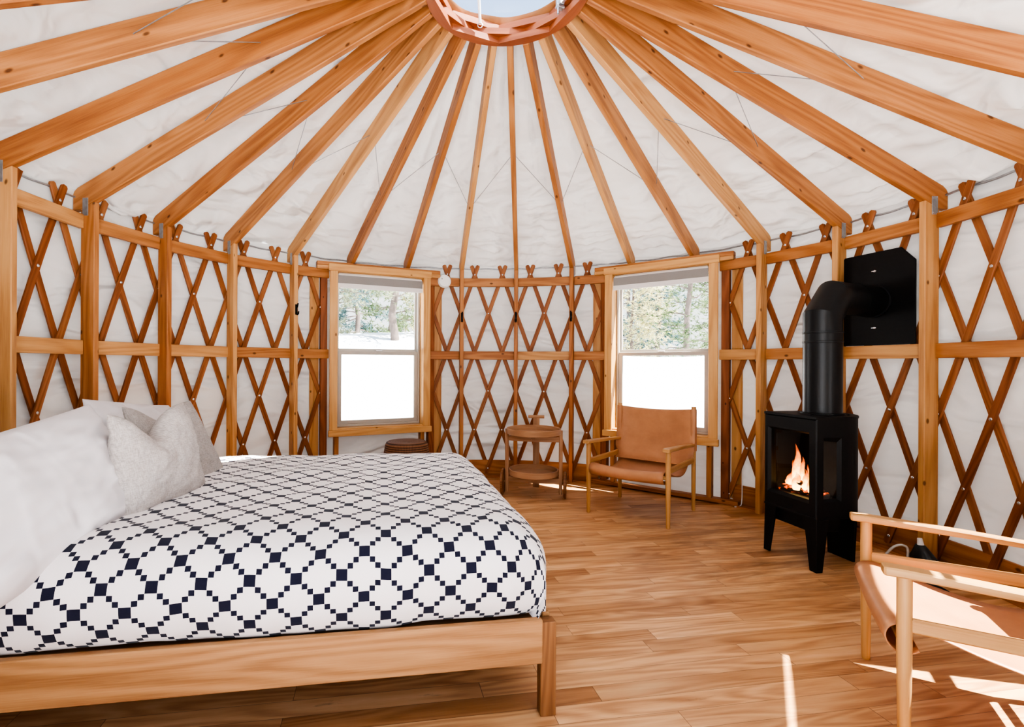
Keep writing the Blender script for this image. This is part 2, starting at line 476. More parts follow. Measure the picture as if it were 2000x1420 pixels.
def flame_mat():
    t = NT('flame')
    uv = t.n('ShaderNodeUVMap').outputs[0]
    u = t.n('ShaderNodeSeparateXYZ', i={0: uv}).outputs[0]
    ns = t.n('ShaderNodeTexNoise', i={'Vector': t.n('ShaderNodeTexCoord').outputs['Object'], 'Scale': 45.0, 'Detail': 3.0}).outputs[0]
    f = t.math('ADD', u, t.math('MULTIPLY', t.math('SUBTRACT', ns, .5), .35))
    lw = t.n('ShaderNodeLayerWeight', i={0: .5}).outputs['Facing']
    f2 = t.math('ADD', f, t.math('MULTIPLY', lw, .35))
    c = t.ramp(f2, [(0.0, (1, .55, .16, 1)), (.35, (1, .72, .28, 1)), (.6, (1, .36, .05, 1)), (1.0, (.8, .1, .01, 1))])
    st = t.n('ShaderNodeMapRange', i={0: f2, 1: 0.1, 2: 1.15, 3: 5.0, 4: .7}).outputs[0]
    em = t.n('ShaderNodeEmission', i={0: c, 1: st})
    tr = t.n('ShaderNodeBsdfTransparent')
    a = t.n('ShaderNodeMapRange', i={0: f2, 1: .75, 2: 1.2, 3: 0.05, 4: .95}).outputs[0]
    mx = t.n('ShaderNodeMixShader', i={0: a, 1: em.outputs[0], 2: tr.outputs[0]})
    t.link(mx.outputs[0], t.out.inputs[0])
    return t.m


M['flame'] = flame_mat()


def ember_mat():
    t = NT('ember_log')
    g = t.n('ShaderNodeTexCoord').outputs['Object']
    ns = t.n('ShaderNodeTexNoise', i={'Vector': g, 'Scale': 38.0, 'Detail': 4.0}).outputs[0]
    e = t.ramp(ns, [(.52, (0, 0, 0, 1)), (.62, (1, .12, .01, 1)), (.75, (1, .5, .12, 1))])
    p = t.bsdf((.02, .012, .008, 1), .9)
    t.link(e, p.inputs['Emission Color']); p.inputs['Emission Strength'].default_value = 1.6
    return t.m


M['ember'] = ember_mat()


def foliage_mat(name, a, b, c):
    t = NT(name)
    g = t.n('ShaderNodeNewGeometry')
    ns = t.n('ShaderNodeTexNoise', i={'Vector': g.outputs['Position'], 'Scale': 1.7, 'Detail': 3.0}).outputs[0]
    f = t.math('ADD', t.math('MULTIPLY', ns, .8), t.math('MULTIPLY', g.outputs['Random Per Island'], .25))
    col = t.ramp(f, [(.3, a), (.55, b), (.75, c)])
    d = t.n('ShaderNodeBsdfDiffuse', i={0: col}); tr = t.n('ShaderNodeBsdfTranslucent', i={0: col})
    mx = t.n('ShaderNodeMixShader', i={0: .45, 1: d.outputs[0], 2: tr.outputs[0]})
    t.link(mx.outputs[0], t.out.inputs[0])
    return t.m


M['leaf_pale'] = foliage_mat('pale_needles', lin(98, 106, 86), lin(146, 150, 124), lin(184, 178, 150))
M['leaf_gold'] = foliage_mat('gold_needles', lin(150, 146, 100), lin(190, 182, 130), lin(206, 198, 160))
M['leaf_blue'] = foliage_mat('blue_needles', lin(52, 74, 76), lin(88, 112, 112), lin(130, 150, 144))
M['leaf_green'] = foliage_mat('green_needles', lin(62, 80, 54), lin(104, 120, 84), lin(150, 158, 122))

# ------------------------------------------------------------------ room shell
bm_ = MB()
n = 96; R0 = 2.60
c0 = V((CX, CY, 0))
bm_.lathe([(R0, -.10), (R0, 0.0)], c0, n)
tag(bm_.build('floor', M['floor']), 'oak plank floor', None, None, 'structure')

WR = 2.535
ZCAB = 2.119
WIN = {1: 5.5, 2: 10.5, 3: 16.81}


def win_hole(a, z):
    for k, i in WIN.items():
        d = (a - az(i) + PI) % (2 * PI) - PI
        if abs(d) < .178 and .555 < z < (2.30 if k == 3 else 1.985): return True
    return False


def wall_piece(name, a0, a1, nu):
    m = MB(); ZB = .0; ZT = 2.168; nv = 64

    def fn(u, v):
        a = a0 + (a1 - a0) * u; z = ZB + (ZT - ZB) * v
        w = noise.noise(V((a * 7 + z * 1.5, z * 2.6 - a * 2, 3.1))) * .016 + noise.noise(V((a * 16 + z * 7, z * 8 - a * 6, 7.7))) * .008
        if z > 2.0: w *= max(0, (2.14 - z) / .14)
        if z < .25: w *= .3 + .7 * z / .25
        for i in WIN.values():
            d = abs((a - az(i) + PI) % (2 * PI) - PI)
            if d < .30: w = w * .15 + .010
        return pola(a, WR + .014 + w, z)
    m.grid(fn, nu, nv, lambda u, v: ((a0 + (a1 - a0) * u) * WR, ZB + (ZT - ZB) * v),
           lambda u, v: win_hole(a0 + (a1 - a0) * u, ZB + (ZT - ZB) * v))
    return tag(m.build(name, M['canvas'], None, 179, recalc=False), None, None, None, 'structure')


wall_piece('wall_left', R_(-153), az(4.5), 120)
wall_piece('wall_back', az(4.5), az(11.5), 100)
wall_piece('wall_right', az(11.5), R_(163), 124)

# roof: canvas lying on the rafters
SL = .5066
def zbot(r): return 3.084 - SL * (r - .428)
RH = .150
def ztop(r): return zbot(r) + RH


def roof():
    m = MB(); NU = 28 * 10; NV = 100

    def fn(u, v):
        ii = u * 28
        a = A0 + ii * DA
        fr = ii - math.floor(ii); s = math.sin(PI * fr)  # 0 at rafters, 1 mid bay
        r = .426 + (2.585 - .426) * v
        rr = r * (math.cos((fr - .5) * DA) / math.cos(.5 * DA)) ** .5
        z = ztop(min(r, 2.5)) + .012
        e = max(0, (r - 1.3) / 1.2)
        fold = noise.noise(V((ii * 1.5, r * 6.5, 1.0))) * .5 + noise.noise(V((ii * 1.2 + r * 2, r * 13, 5.0))) * .45 + noise.noise(V((ii * 2.3 - r * 2, r * 22, 8.0))) * .22
        rad = noise.noise(V((ii * 6.0, r * 1.2, 9.0)))
        z += s * (.17 * e * fold + rad * .030 * min(1, (r - .42) / .3) - .010 * e)
        z += s * .02 * max(0, 1 - abs(r - .6) / .5)
        if r > 2.36:
            k = min(1, (r - 2.36) / .188)
            z -= s * .040 * k * k
        if r > 2.50:
            k = (r - 2.50) / .085
            z = z * (1 - k) + k * (ZCAB + .026)
        return pola(a, r, z)
    def sk(u, v):
        d = (A0 + u * 28 * DA - az(WIN[3]) + PI) % (2 * PI) - PI
        return abs(d) < .19 and .426 + (2.585 - .426) * v > 2.50
    m.grid(fn, NU, NV, lambda u, v: (u * 28, v * 2.1), sk)
    return tag(m.build('ceiling', M['roof'], None, 179, merge=True, recalc=False), None, None, None, 'structure')


roof()

# base boards
for nm, i0, i1 in (('baseboard_left', -1.5, 4.45), ('baseboard_back', 6.55, 9.45), ('baseboard_right', 11.55, 15.45)):
    path = [pol(i0 + (i1 - i0) * k / 30, 2.525, .083) for k in range(31)]
    nr = [(p - V((CX, CY, .083))).normalized() for p in path]
    m = MB().sweep(path, [(-.082, -.008), (-.082, .008), (.082, .008), (.082, -.008)], nr)
    tag(m.build(nm, M['fir'], None, 30), None, None, None, 'structure')
# sill ring on the floor outside the boards
path = [pol(-1.5 + 17 * k / 90, 2.47, .006) for k in range(91)]
nr = [V((0, 0, 1))] * 91
tag(MB().sweep(path, [(-.035, -.006), (-.035, .006), (.035, .006), (.035, -.006)], nr).build('trim_1', M['fir'], None, 30), None, None, None, 'structure')

# ------------------------------------------------------------------ names for places along the wall
ORD = {1: 'first', 2: 'second', 3: 'third', 4: 'fourth', 5: 'fifth', 6: 'sixth'}


def where(i):
    if i <= 4: return ORD[5 - i] + ' wall post left of the left window'
    if i in (7, 8, 9): return {7: 'left', 8: 'middle', 9: 'right'}[i] + ' one of the three wall posts between the windows'
    return ORD[i - 11] + ' wall post right of the right window'


# posts
_n = MB().lathe([(.003, 0), (.003, .0015), (.0015, .0022)], (0, 0, 0), 8).build('nail', M['chrome'])
NAIL = _n.data; bpy.data.objects.remove(_n)
POSTS = [0, 1, 2, 3, 4, 7, 8, 9, 12, 13, 14]
for i in POSTS:
    a = az(i); rad = V((math.sin(a), math.cos(a), 0)); tan = V((math.cos(a), -math.sin(a), 0))
    t = thing('wall_post', 'upright square timber ' + where(i).replace('wall post', 'wall post with bracketed top,') if False else 'upright timber post, ' + where(i), 'wall post', pol(i, 2.445), 0, 'wall posts')
    m = MB()
    pr = [(-.045, 0), (.045, 0), (.045, zbot(2.49)), (-.045, zbot(2.40))]
    # vertical grain: u must run along z, so build as a bar with a sloping top
    def ring(z0, z1, q=0):
        e = .004
        pts = [(-.045 + q, -.019 + e + q), (-.045 + e + q, -.019 + q), (.045 - e - q, -.019 + q), (.045 - q, -.019 + e + q), (.045 - q, .019 - e - q), (.045 - e - q, .019 - q), (-.045 + e + q, .019 - q), (-.045 + q, .019 - e - q)]
        return [rad * x + tan * y + V((0, 0, z0 + (z1 - z0) * (x + .045) / .09)) for x, y in pts]
    m.loft([ring(0, 0), ring(1.0, 1.0), ring(zbot(2.40) - .003, zbot(2.49) - .003)])
    m.build('post', M['fir_light'] if i in (13, 12, 14, 0, 4, 3) else M['fir'], t)
    for sg in (-1, 1):
        c = rad * .012 + tan * (sg * .021) + V((0, 0, zbot(2.45) - .005))
        b = MB().bar(c - V((0, 0, .052)), c + V((0, 0, .052)), .0028, .036, rad, .0005)
        pl = b.build('bracket', M['steel'], t)
        if i in (0, 1, 2, 3, 12, 13, 14) and sg == (1 if i > 8 else 1):
            for dz in (-.043, .043):
                for dr in (-.011, .011):
                    q = bpy.data.objects.new('nail', NAIL); COL.objects.link(q); q.parent = pl
                    q.location = c + rad * dr + V((0, 0, dz)) + tan * (sg * .0014)
                    q.rotation_mode = 'QUATERNION'; q.rotation_quaternion = V((0, 0, 1)).rotation_difference(tan * sg)

# rafters
def rafter_label(i):
    if i == 5: return 'sloping roof rafter, left one of the two landing on the left window header'
    if i == 6: return 'sloping roof rafter, right one of the two landing on the left window header'
    if i == 10: return 'sloping roof rafter, left one of the two landing on the right window header'
    if i == 11: return 'sloping roof rafter, right one of the two landing on the right window header'
    if i == -1: return 'roof rafter crossing the top left corner, next above the one on the leftmost post'
    if i == -2: return 'roof rafter just showing at the extreme top left corner of the photo'
    if i == 15: return 'roof rafter running off the right edge, lower of two crossing the top right corner'
    if i == 16: return 'roof rafter in the top right corner, upper of two crossing there'
    return 'sloping roof rafter landing on the ' + where(i)


RAFT = list(range(-2, 17))
for i in RAFT:
    a = az(i); rad = V((math.sin(a), math.cos(a), 0))
    ri, ro = .431, 2.543
    m = MB()
    out = [(ri, zbot(ri)), (2.49, zbot(2.49) + .001), (ro, zbot(2.49) - .004), (ro, ztop(ro) - .03), (ro - .008, ztop(ro) - .012), (ro - .03, ztop(ro) - .0 + .008), (ri, ztop(ri))]
    # shear so that grain follows the slope: prism in (along, perpendicular-ish) coordinates
    X = V((rad.x, rad.y, 0)); Z = V((0, 0, 1))
    m.prism(out, (0, 0, 0), X, Z, .038)
    # uv: v measured from the sloping bottom line
    k = 0
    for fi, f in enumerate(m.f[:2]):
        m.uv[fi] = [(out[j][0] * 1.12 + fi * 5.3 + i, out[j][1] - zbot(out[j][0]) + fi * .7 + i * .31) for j in range(len(out))]
    o = m.build('roof_rafter', M['fir_light'] if i in (7, 4, 10, 12) else M['fir'], None)
    o.location = (CX, CY, 0)
    bevel(o, .004)
    tag(o, rafter_label(i), 'rafter', 'roof rafters')

# rails between posts
def rail(i0, i1, z, label, r=2.485, trim0=.0205, trim1=.0205, mat='fir'):
    p0 = pol(i0, r, z); p1 = pol(i1, r, z); d = (p1 - p0).normalized()
    p0 = p0 + d * trim0; p1 = p1 - d * trim1
    o = MB().bar(p0, p1, .030, .084, (0, 0, 1), .003).build('wall_rail', M[mat], None)
    tag(o, label, 'wall rail', 'wall rails')


BAYS = [(-1, 0, None), (0, 1, 'between the fifth and fourth posts left of the left window'), (1, 2, 'between the fourth and third posts left of the left window'),
        (2, 3, 'between the third and second posts left of the left window'), (3, 4, 'between the second and first posts left of the left window'),
        (4, 4.62, 'between the left window and the first post to its left'), (6.38, 7, 'between the left window and the first post to its right'),
        (7, 8, 'between the left and middle posts standing between the windows'), (8, 9, 'between the middle and right posts standing between the windows'),
        (9, 9.62, 'between the right window and the first post to its left'), (11.38, 12, 'between the right window and the first post to its right'),
        (12, 13, 'between the first and second posts right of the right window'), (13, 14, 'between the second and third posts right of the right window'),
        (14, 15, 'running out of the photo from the rightmost post')]
for i0, i1, lab in BAYS:
    if lab is None: continue
    ra = 2.455 if i1 - i0 < 1 else 2.485
    for z, nm in ((1.970, 'upper'), (1.231, 'middle')):
        mt = random.choice(['fir', 'fir', 'fir_light']) if nm == 'middle' else 'fir'
        if (i0, nm) in ((0, 'upper'), (2, 'middle'), (13, 'middle')): mt = 'fir_light'
        rail(i0, i1, z, f'{nm} horizontal timber rail {lab}', 2.485, mat=mt,
             trim0=.0205 if isinstance(i0, int) else 0.0, trim1=.0205 if isinstance(i1, int) else 0.0)

# lattice panels
DZ = .395; Z0L = 2.055


def lat_pt(c, k, r):
    return pol(c / 4, r, Z0L - DZ * k)


SLW, SLT = .040, .014
bolt_me = None


def lattice(lo, hi, label):
    global bolt_me
    t = thing('lattice_panel', label, 'lattice wall', pol((lo + hi) / 8, 2.515), 0, None)
    t0 = V(t.location)
    for fam, r in ((1, 2.5245), (-1, 2.5095)):       # '\' outside, '/' inside
        for c0 in range(lo - 7, hi + 8):
            if c0 % 2 == 0: continue
            if fam == 1: ks, ke = max(0, lo - c0), min(5, hi - c0)
            else: ks, ke = max(0, c0 - hi), min(5, c0 - lo)
            if ke - ks < 1: continue
            k0 = ks - (.22 if ks == 0 else .055); k1 = ke + (.10 if ke == 5 else .055)
            nseg = max(4, int((k1 - k0) * 3))
            path = []; nr = []
            for q in range(nseg + 1):
                k = k0 + (k1 - k0) * q / nseg
                p = lat_pt(c0 + fam * k, k, r); path.append(p - t0)
                nr.append((V((p.x - CX, p.y - CY, 0))).normalized())
            w, h, e = SLW / 2, SLT / 2, .002
            prof = [(-w + e, -h), (-w, -h + e), (-w, h - e), (-w + e, h), (w - e, h), (w, h - e), (w, -h + e), (w - e, -h)]
            # rounded slat ends
            d0 = (path[0] - path[1]).normalized(); d1 = (path[-1] - path[-2]).normalized()
            pp = [path[0] + d0 * .010] + path + [path[-1] + d1 * .010]
            sc = [1] * len(pp)
            b = MB(); rings = []
            for q, p in enumerate(pp):
                tt = (pp[min(q + 1, len(pp) - 1)] - pp[max(q - 1, 0)]).normalized()
                N = nr[min(max(q - 1, 0), len(nr) - 1)]; N = (N - tt * N.dot(tt)).normalized(); Sd = tt.cross(N)
                s_ = .55 if q in (0, len(pp) - 1) else 1
                rings.append([p + Sd * (aa * s_) + N * bb for aa, bb in prof])
            b.loft(rings)
            o = b.build('lattice_slat', M['slat'], t, 30)
            if fam == -1:
                for k in range(ks, ke + 1):
                    p = lat_pt(c0 - k, k, 2.5095 - SLT / 2) - t0
                    nn = -(V((p.x + t0.x - CX, p.y + t0.y - CY, 0))).normalized()
                    if bolt_me is None:
                        bo = MB().lathe([(.0095, 0), (.0095, .0015), (.007, .0036), (.003, .005)], (0, 0, 0), 12).build('bolt', M['chrome'], o, 40)
                        bolt_me = bo.data
                    else:
                        bo = bpy.data.objects.new('bolt', bolt_me); COL.objects.link(bo); bo.parent = o
                    bo.rotation_mode = 'QUATERNION'
                    bo.rotation_quaternion = V((0, 0, 1)).rotation_difference(nn)
                    bo.location = p


lattice(-4, 18, 'crossed slat lattice lining the white wall left of the left window')
lattice(26, 38, 'crossed slat lattice lining the white wall between the two windows')
lattice(46, 60, 'crossed slat lattice lining the white wall right of the right window, behind the stove')

# perimeter cable
path = [pol(-1 + 16.4 * k / 220, 2.530, ZCAB + .004 * math.sin(k * .9)) for k in range(221)]
tag(MB().tube(path, .0065, 8).build('perimeter_cable', M['steel'], None, 60), 'grey steel cable running round the top of the lattice wall', 'cable')

# wire tying the rafters
path = []
for i in range(-2, 17):
    r = 1.25 if i % 2 == 0 else 1.70
    z = zbot(r) + .075
    p = pol(i, r, z); a = az(i); tn = V((math.cos(a), -math.sin(a), 0))
    path += [p - tn * .022, p + tn * .022]
tag(MB().tube(path, .0022, 6).build('rafter_tie_wire', M['steel'], None, 60), 'thin steel wire zigzagging from rafter to rafter halfway up the roof', 'wire')

# ------------------------------------------------------------------ crown ring
t = thing('crown_ring', 'round laminated wooden ring at the roof peak that all rafters meet', 'roof ring', (CX, CY, 3.084))
LH = .038
for k in range(3):
    rot = R_(-1.8) + (0 if k % 2 == 0 else PI / 8)
    rings = []
    NSEG = 112
    for q in range(NSEG + 1):
        a = rot + 2 * PI * q / NSEG
        m_ = ((a - rot) % (PI / 4)) - PI / 8
        ri = .370 / math.cos(m_)
        ro = .428 if k else .430
        d = V((math.sin(a), math.cos(a), 0))
        z0 = LH * k + .0006; z1 = LH * (k + 1) - .0006
        rings.append([d * ri + V((0, 0, z0)), d * ro + V((0, 0, z0)), d * ro + V((0, 0, z1)), d * ri + V((0, 0, z1))])
    o = MB().loft(rings, (False, False)).build('ring_layer', M['ring'], t, 25, merge=True)
rings = []
for q in range(161):
    a = 2 * PI * q / 160
    d = V((math.sin(a), math.cos(a), 0)); w = .012 * math.sin(a * 7) + .008 * math.sin(a * 11 + 1)
    rings.append([d * .418 + V((0, 0, .116)), d * (.394 + w) + V((0, 0, .124 + .006 * math.sin(a * 9))), d * (.384 + w) + V((0, 0, .150 + w * .5))])
o = MB().loft(rings, (False, False), closed=False).build('canvas_flap', M['brown_flap'], t, 179)
# acrylic dome
prof = [(.455 * math.sin(q * PI / 2 / 14), .245 + .20 * math.cos(q * PI / 2 / 14)) for q in range(1, 15)][::-1]
prof = [(.47, .238)] + prof + [(.012, .445)]
m = MB().lathe(prof, (0, 0, 0), 64, caps=(False, True))
o = m.build('skylight_dome', M['dome'], None, 179)
o.location = (CX, CY, 3.084 - .075)
tag(o, 'clear domed skylight covering the roof ring', 'skylight')
# dome lifter and brace
t = thing('dome_crank', 'chrome crank lifter clamped to the right inside of the roof ring', 'skylight opener', pola(R_(66), .335, 3.13))
m = MB()
m.box((0, 0, .02), (.03, .045, .05), .003, R_(24))
m.build('clamp', M['steel'], t)
MB().box((.0, .0, -.012), (.045, .03, .016), .003, R_(24)).build('foot', M['steel'], t)
MB().tube([V((-.012, -.01, -.055)), V((-.012, -.01, .20))], .0065, 10).build('screw_rod', M['chrome'], t, 60)
MB().tube([V((.012, .012, -.02)), V((.014, .012, .06)), V((-.06, .0, .16))], .008, 10).build('arm', M['chrome'], t, 60)
t = thing('dome_brace', 'white rod propping the skylight on the left inside of the roof ring', 'skylight brace', pola(R_(-22), .345, 3.20))
MB().tube([V((0, 0, -.05)), V((-.012, -.05, .10)), V((-.03, -.12, .20))], .0085, 10).build('rod', M['white_plastic'], t, 60)
MB().tube([V((.015 * math.cos(q * .6), .002, -.06 + .015 * math.sin(q * .6))) for q in range(11)], .0035, 6).build('hook', M['chrome'], t, 60)


# ------------------------------------------------------------------ windows
def window(nw, i, lab):
    a = az(i); nrm = V((math.sin(a), math.cos(a), 0)); e = V((math.cos(a), -math.sin(a), 0))
    O = V((CX, CY, 0))
    t = thing(f'window_{nw}', lab, None, tuple(O + nrm * 2.40), 0, None, 'structure')
    T0 = V(t.location)

    def W(s, d, z): return O + nrm * d + e * s + V((0, 0, z)) - T0

    def beam(name, s0, s1, d0, d1, z0, z1, mat, parent=t, bev=.003):
        """board whose long side decides the grain"""
        ls, ld, lz = s1 - s0, d1 - d0, z1 - z0
        sm, dm, zm = (s0 + s1) / 2, (d0 + d1) / 2, (z0 + z1) / 2
        b = MB()
        if lz >= ls: b.bar(W(sm, dm, z0), W(sm, dm, z1), ld, ls, e, bev)
        else: b.bar(W(s0, dm, zm), W(s1, dm, zm), ld, lz, (0, 0, 1), bev)
        return b.build(name, M[mat], parent)
    if nw == 3: beam('head_casing', -.500, .500, 2.400, 2.404, 1.922, 2.02, 'pine')
    else: beam('head_casing', -.500, .500, 2.345, 2.362, 1.990, 2.054, 'pine')
    for sg in (-1, 1):
        s0, s1 = sorted((sg * .418, sg * .490))
        beam('side_casing', s0, s1, 2.348, 2.362, .533, 1.990, 'pine')
        s0, s1 = sorted((sg * .418, sg * .440))
        beam('jamb', s0, s1, 2.362, 2.550, .53, 2.0, 'pine')
        s0, s1 = sorted((sg * .500, sg * .560))
        beam('jack_stud', s0, s1, 2.420, 2.490, .04, 2.0, 'fir_shaded')  # darker fir puts the shade on the stud's side into its colour
        # outer board following the wall
        bs = sg * .602
        nn = (nrm * 2.43 + e * bs).normalized()
        p0 = O + nn * 2.541 + V((0, 0, .04)) - T0; p1 = O + nn * 2.541 + V((0, 0, 2.0)) - T0
        MB().bar(p0, p1, .012, .085, nn.cross(V((0, 0, 1))), .002).build('edge_board', M['fir_light' if sg < 0 else 'fir_light'], t)
        s0, s1 = sorted((sg * .400, sg * .440))
        beam('cripple_stud', s0, s1, 2.375, 2.445, .04, .475, 'fir')
    beam('sill_board', -.500, .500, 2.330, 2.362, .475, .533, 'pine')
    beam('sill', -.418, .418, 2.362, 2.550, .52, .548, 'pine')
    if nw != 3: beam('head_jamb', -.418, .418, 2.362, 2.550, 1.985, 2.0, 'pine')
    if nw != 3: beam('header', -.600, .600, 2.362, 2.445, 2.002, 2.036, 'fir_light')
    if nw != 3: beam('header', -.600, .600, 2.366, 2.445, 2.037, 2.074, 'fir')
    beam('base_plate', -.640, .640, 2.36, 2.45, 0.012, .040, 'fir')
    # vinyl frame
    def frame(name, s0, s1, z0, z1, d0, d1, wl, wb, wt, mat='vinyl'):
        q = lambda g, d: [W(s0 + wl * g, d, z0 + wb * g), W(s1 - wl * g, d, z0 + wb * g), W(s1 - wl * g, d, z1 - wt * g), W(s0 + wl * g, d, z1 - wt * g)]
        o = MB().loft([q(0, d0), q(1, d0), q(1, d1), q(0, d1), q(0, d0)], (False, False)).build(name, M[mat], t, None, merge=True)
        return bevel(o, .003)
    up = .22 if nw == 3 else 0
    frame('window_frame', -.417, .417, .549, 1.984 + up, 2.455, 2.535, .022, .022, .03)
    frame('upper_sash', -.395, .395, 1.255, 1.95 + up, 2.500, 2.525, .016, .032, .03)
    ls = frame('lower_sash', -.395, .395, .571, 1.262, 2.462, 2.490, .036, .036, .034)
    b = MB(); b.bar(W(-.03, 2.458, 1.268), W(.03, 2.458, 1.268), .018, .010, (0, 0, 1), .003)
    b.build('latch', M['white_plastic'], ls)
    for nm, z0, z1, d in (('upper_pane', 1.28, 1.93 + up, 2.512), ('lower_pane', .60, 1.235, 2.476)):
        b = MB(); sx = .385 if nm == 'upper_pane' else .365
        b.v = [W(-sx, d, z0), W(sx, d, z0), W(sx, d, z1), W(-sx, d, z1)]; b.face((0, 1, 2, 3), ((0, 0), (1, 0), (1, 1), (0, 1)))
        b.build(nm, M['glass'], t)
    return O, nrm, e


wf = {}
for nw, i, lab in ((1, 5.5, 'sash window in pine casing left of centre'), (2, 10.5, 'sash window in pine casing behind the leather chair'), (3, 16.81, 'sash window in the wall beside the near chair')):
    wf[nw] = window(nw, i, lab)


def blind(nw, lab):
    if nw == 3: return
    O, nrm, e = wf[nw]
    t = thing('roller_blind', lab, 'window blind', tuple(O + nrm * 2.40 + V((0, 0, 1.91))), 0, 'raised roller blinds')
    T0 = V(t.location)
    W = lambda s, d, z: O + nrm * d + e * s + V((0, 0, z)) - T0
    b = MB(); b.bar(W(-.412, 2.395, 1.948), W(.412, 2.395, 1.948), .05, .062, (0, 0, 1), .012); b.build('roll', M['blind_white'], t, 50)
    b = MB(); b.bar(W(-.410, 2.3675, 1.920), W(.410, 2.3675, 1.920), .004, .072, (0, 0, 1), .001); b.build('grey_band', M['blind_grey'], t)
    b = MB(); b.bar(W(-.413, 2.370, 1.862), W(.413, 2.370, 1.862), .008, .044, (0, 0, 1), .002); b.build('hem_bar', M['blind_white'], t)


blind(1, 'raised white and grey banded blind at the top of the left window')
blind(2, 'raised white and grey banded blind at the top of the right window behind the chair')

O, nrm, e = wf[3]
t = thing('roller_blind', 'raised blind in the window beside the near chair, outside the photo', 'window blind', tuple(O + nrm * 2.40 + V((0, 0, 1.8635))), 0)
MB().bar(e * -.417, e * .417, .003, .045, (0, 0, 1), .0005).build('roll', M['blind_white'], t)
# small things on the wall
p = pola(R_(-9.35), 2.459, 1.974); nn = (V((CX, CY, 0)) - V((p.x, p.y, 0))).normalized()
t = thing('smoke_alarm', 'round white smoke alarm on the rail right of the left window', 'smoke alarm', tuple(p))
MB().lathe([(.066, -.004), (.066, .010), (.062, .013)], (0, 0, 0), 40, nn).build('base', M['white_plastic'], t, 35)
MB().lathe([(.060, .013), (.058, .030), (.048, .036), (.012, .037)], (0, 0, 0), 40, nn).build('cover', M['white_plastic'], t, 35)
MB().lathe([(.006, .0365), (.006, .0385), (.003, .0388)], V((nn.y, -nn.x, 0)) * .028 + V((0, 0, .02)), 12, nn).build('button', M['blind_grey'], t, 35)


def hook(i, lab):
    a = az(i); rad = V((math.sin(a), math.cos(a), 0))
    base = pol(i, 2.400, 1.61)
    t = thing('coat_hook', lab, 'coat hook', tuple(base), 0, 'coat hooks on the wall posts')
    MB().bar(V((0, 0, -.045)) - rad * .004, V((0, 0, .045)) - rad * .004, .022, .006, rad, .002).build('back_plate', M['black'], t)
    pth = [V((0, 0, -.030)) - rad * .006, V((0, 0, -.045)) - rad * .022, V((0, 0, -.040)) - rad * .042, V((0, 0, -.018)) - rad * .048]
    MB().tube(pth, .0065, 8).build('lower_prong', M['black'], t, 60)
    pth = [V((0, 0, .010)) - rad * .006, V((0, 0, .025)) - rad * .025, V((0, 0, .052)) - rad * .036]
    MB().tube(pth, .0065, 8).build('upper_prong', M['black'], t, 60)


hook(4, 'black iron coat hook on the post just left of the left window')
hook(7, 'black iron coat hook, leftmost of three on the posts between the windows')
hook(8, 'black iron coat hook, middle one of three on the posts between the windows')
hook(9, 'black iron coat hook, rightmost of three on the posts between the windows')

# ------------------------------------------------------------------ bed
BA = V((.312, 1.640, 0)); BRZ = math.atan2(.157, .988)      # local +x towards the foot, +y towards the far side
bed = thing('bed', 'low oak platform bed with square legs, filling the left foreground', 'bed', tuple(BA), BRZ)
BL, BW = 2.10, 1.62
MB().bar((-BL, .012, .246), (-.041, .012, .246), .026, .142, (0, 0, 1), .003).build('side_rail', M['oak'], bed)
MB().bar((-BL, BW - .012, .246), (-.041, BW - .012, .246), .026, .142, (0, 0, 1), .003).build('side_rail', M['oak'], bed)
MB().bar((-.014, .05, .246), (-.014, BW - .05, .246), .026, .142, (0, 0, 1), .003).build('foot_rail', M['oak'], bed)
MB().bar((-BL + .0, .05, .26), (-BL + .0, BW - .05, .26), .026, .17, (0, 0, 1), .003).build('head_rail', M['oak'], bed)
for x in (-.020, -BL - .02):
    for y in (.024, BW - .024):
        o = MB().bar((x, y, 0), (x, y, .306 if x > -1 else .33), .040, .052, (1, 0, 0), .002).build('leg', M['oak_dark'], bed)
        if x > -1 and y < 1: o['label'] = 'darker square leg with worn edges'
MB().box((-BL / 2 - .01, BW / 2, .275), (BL - .06, BW - .055, .03), .002).build('platform', M['oak'], bed)


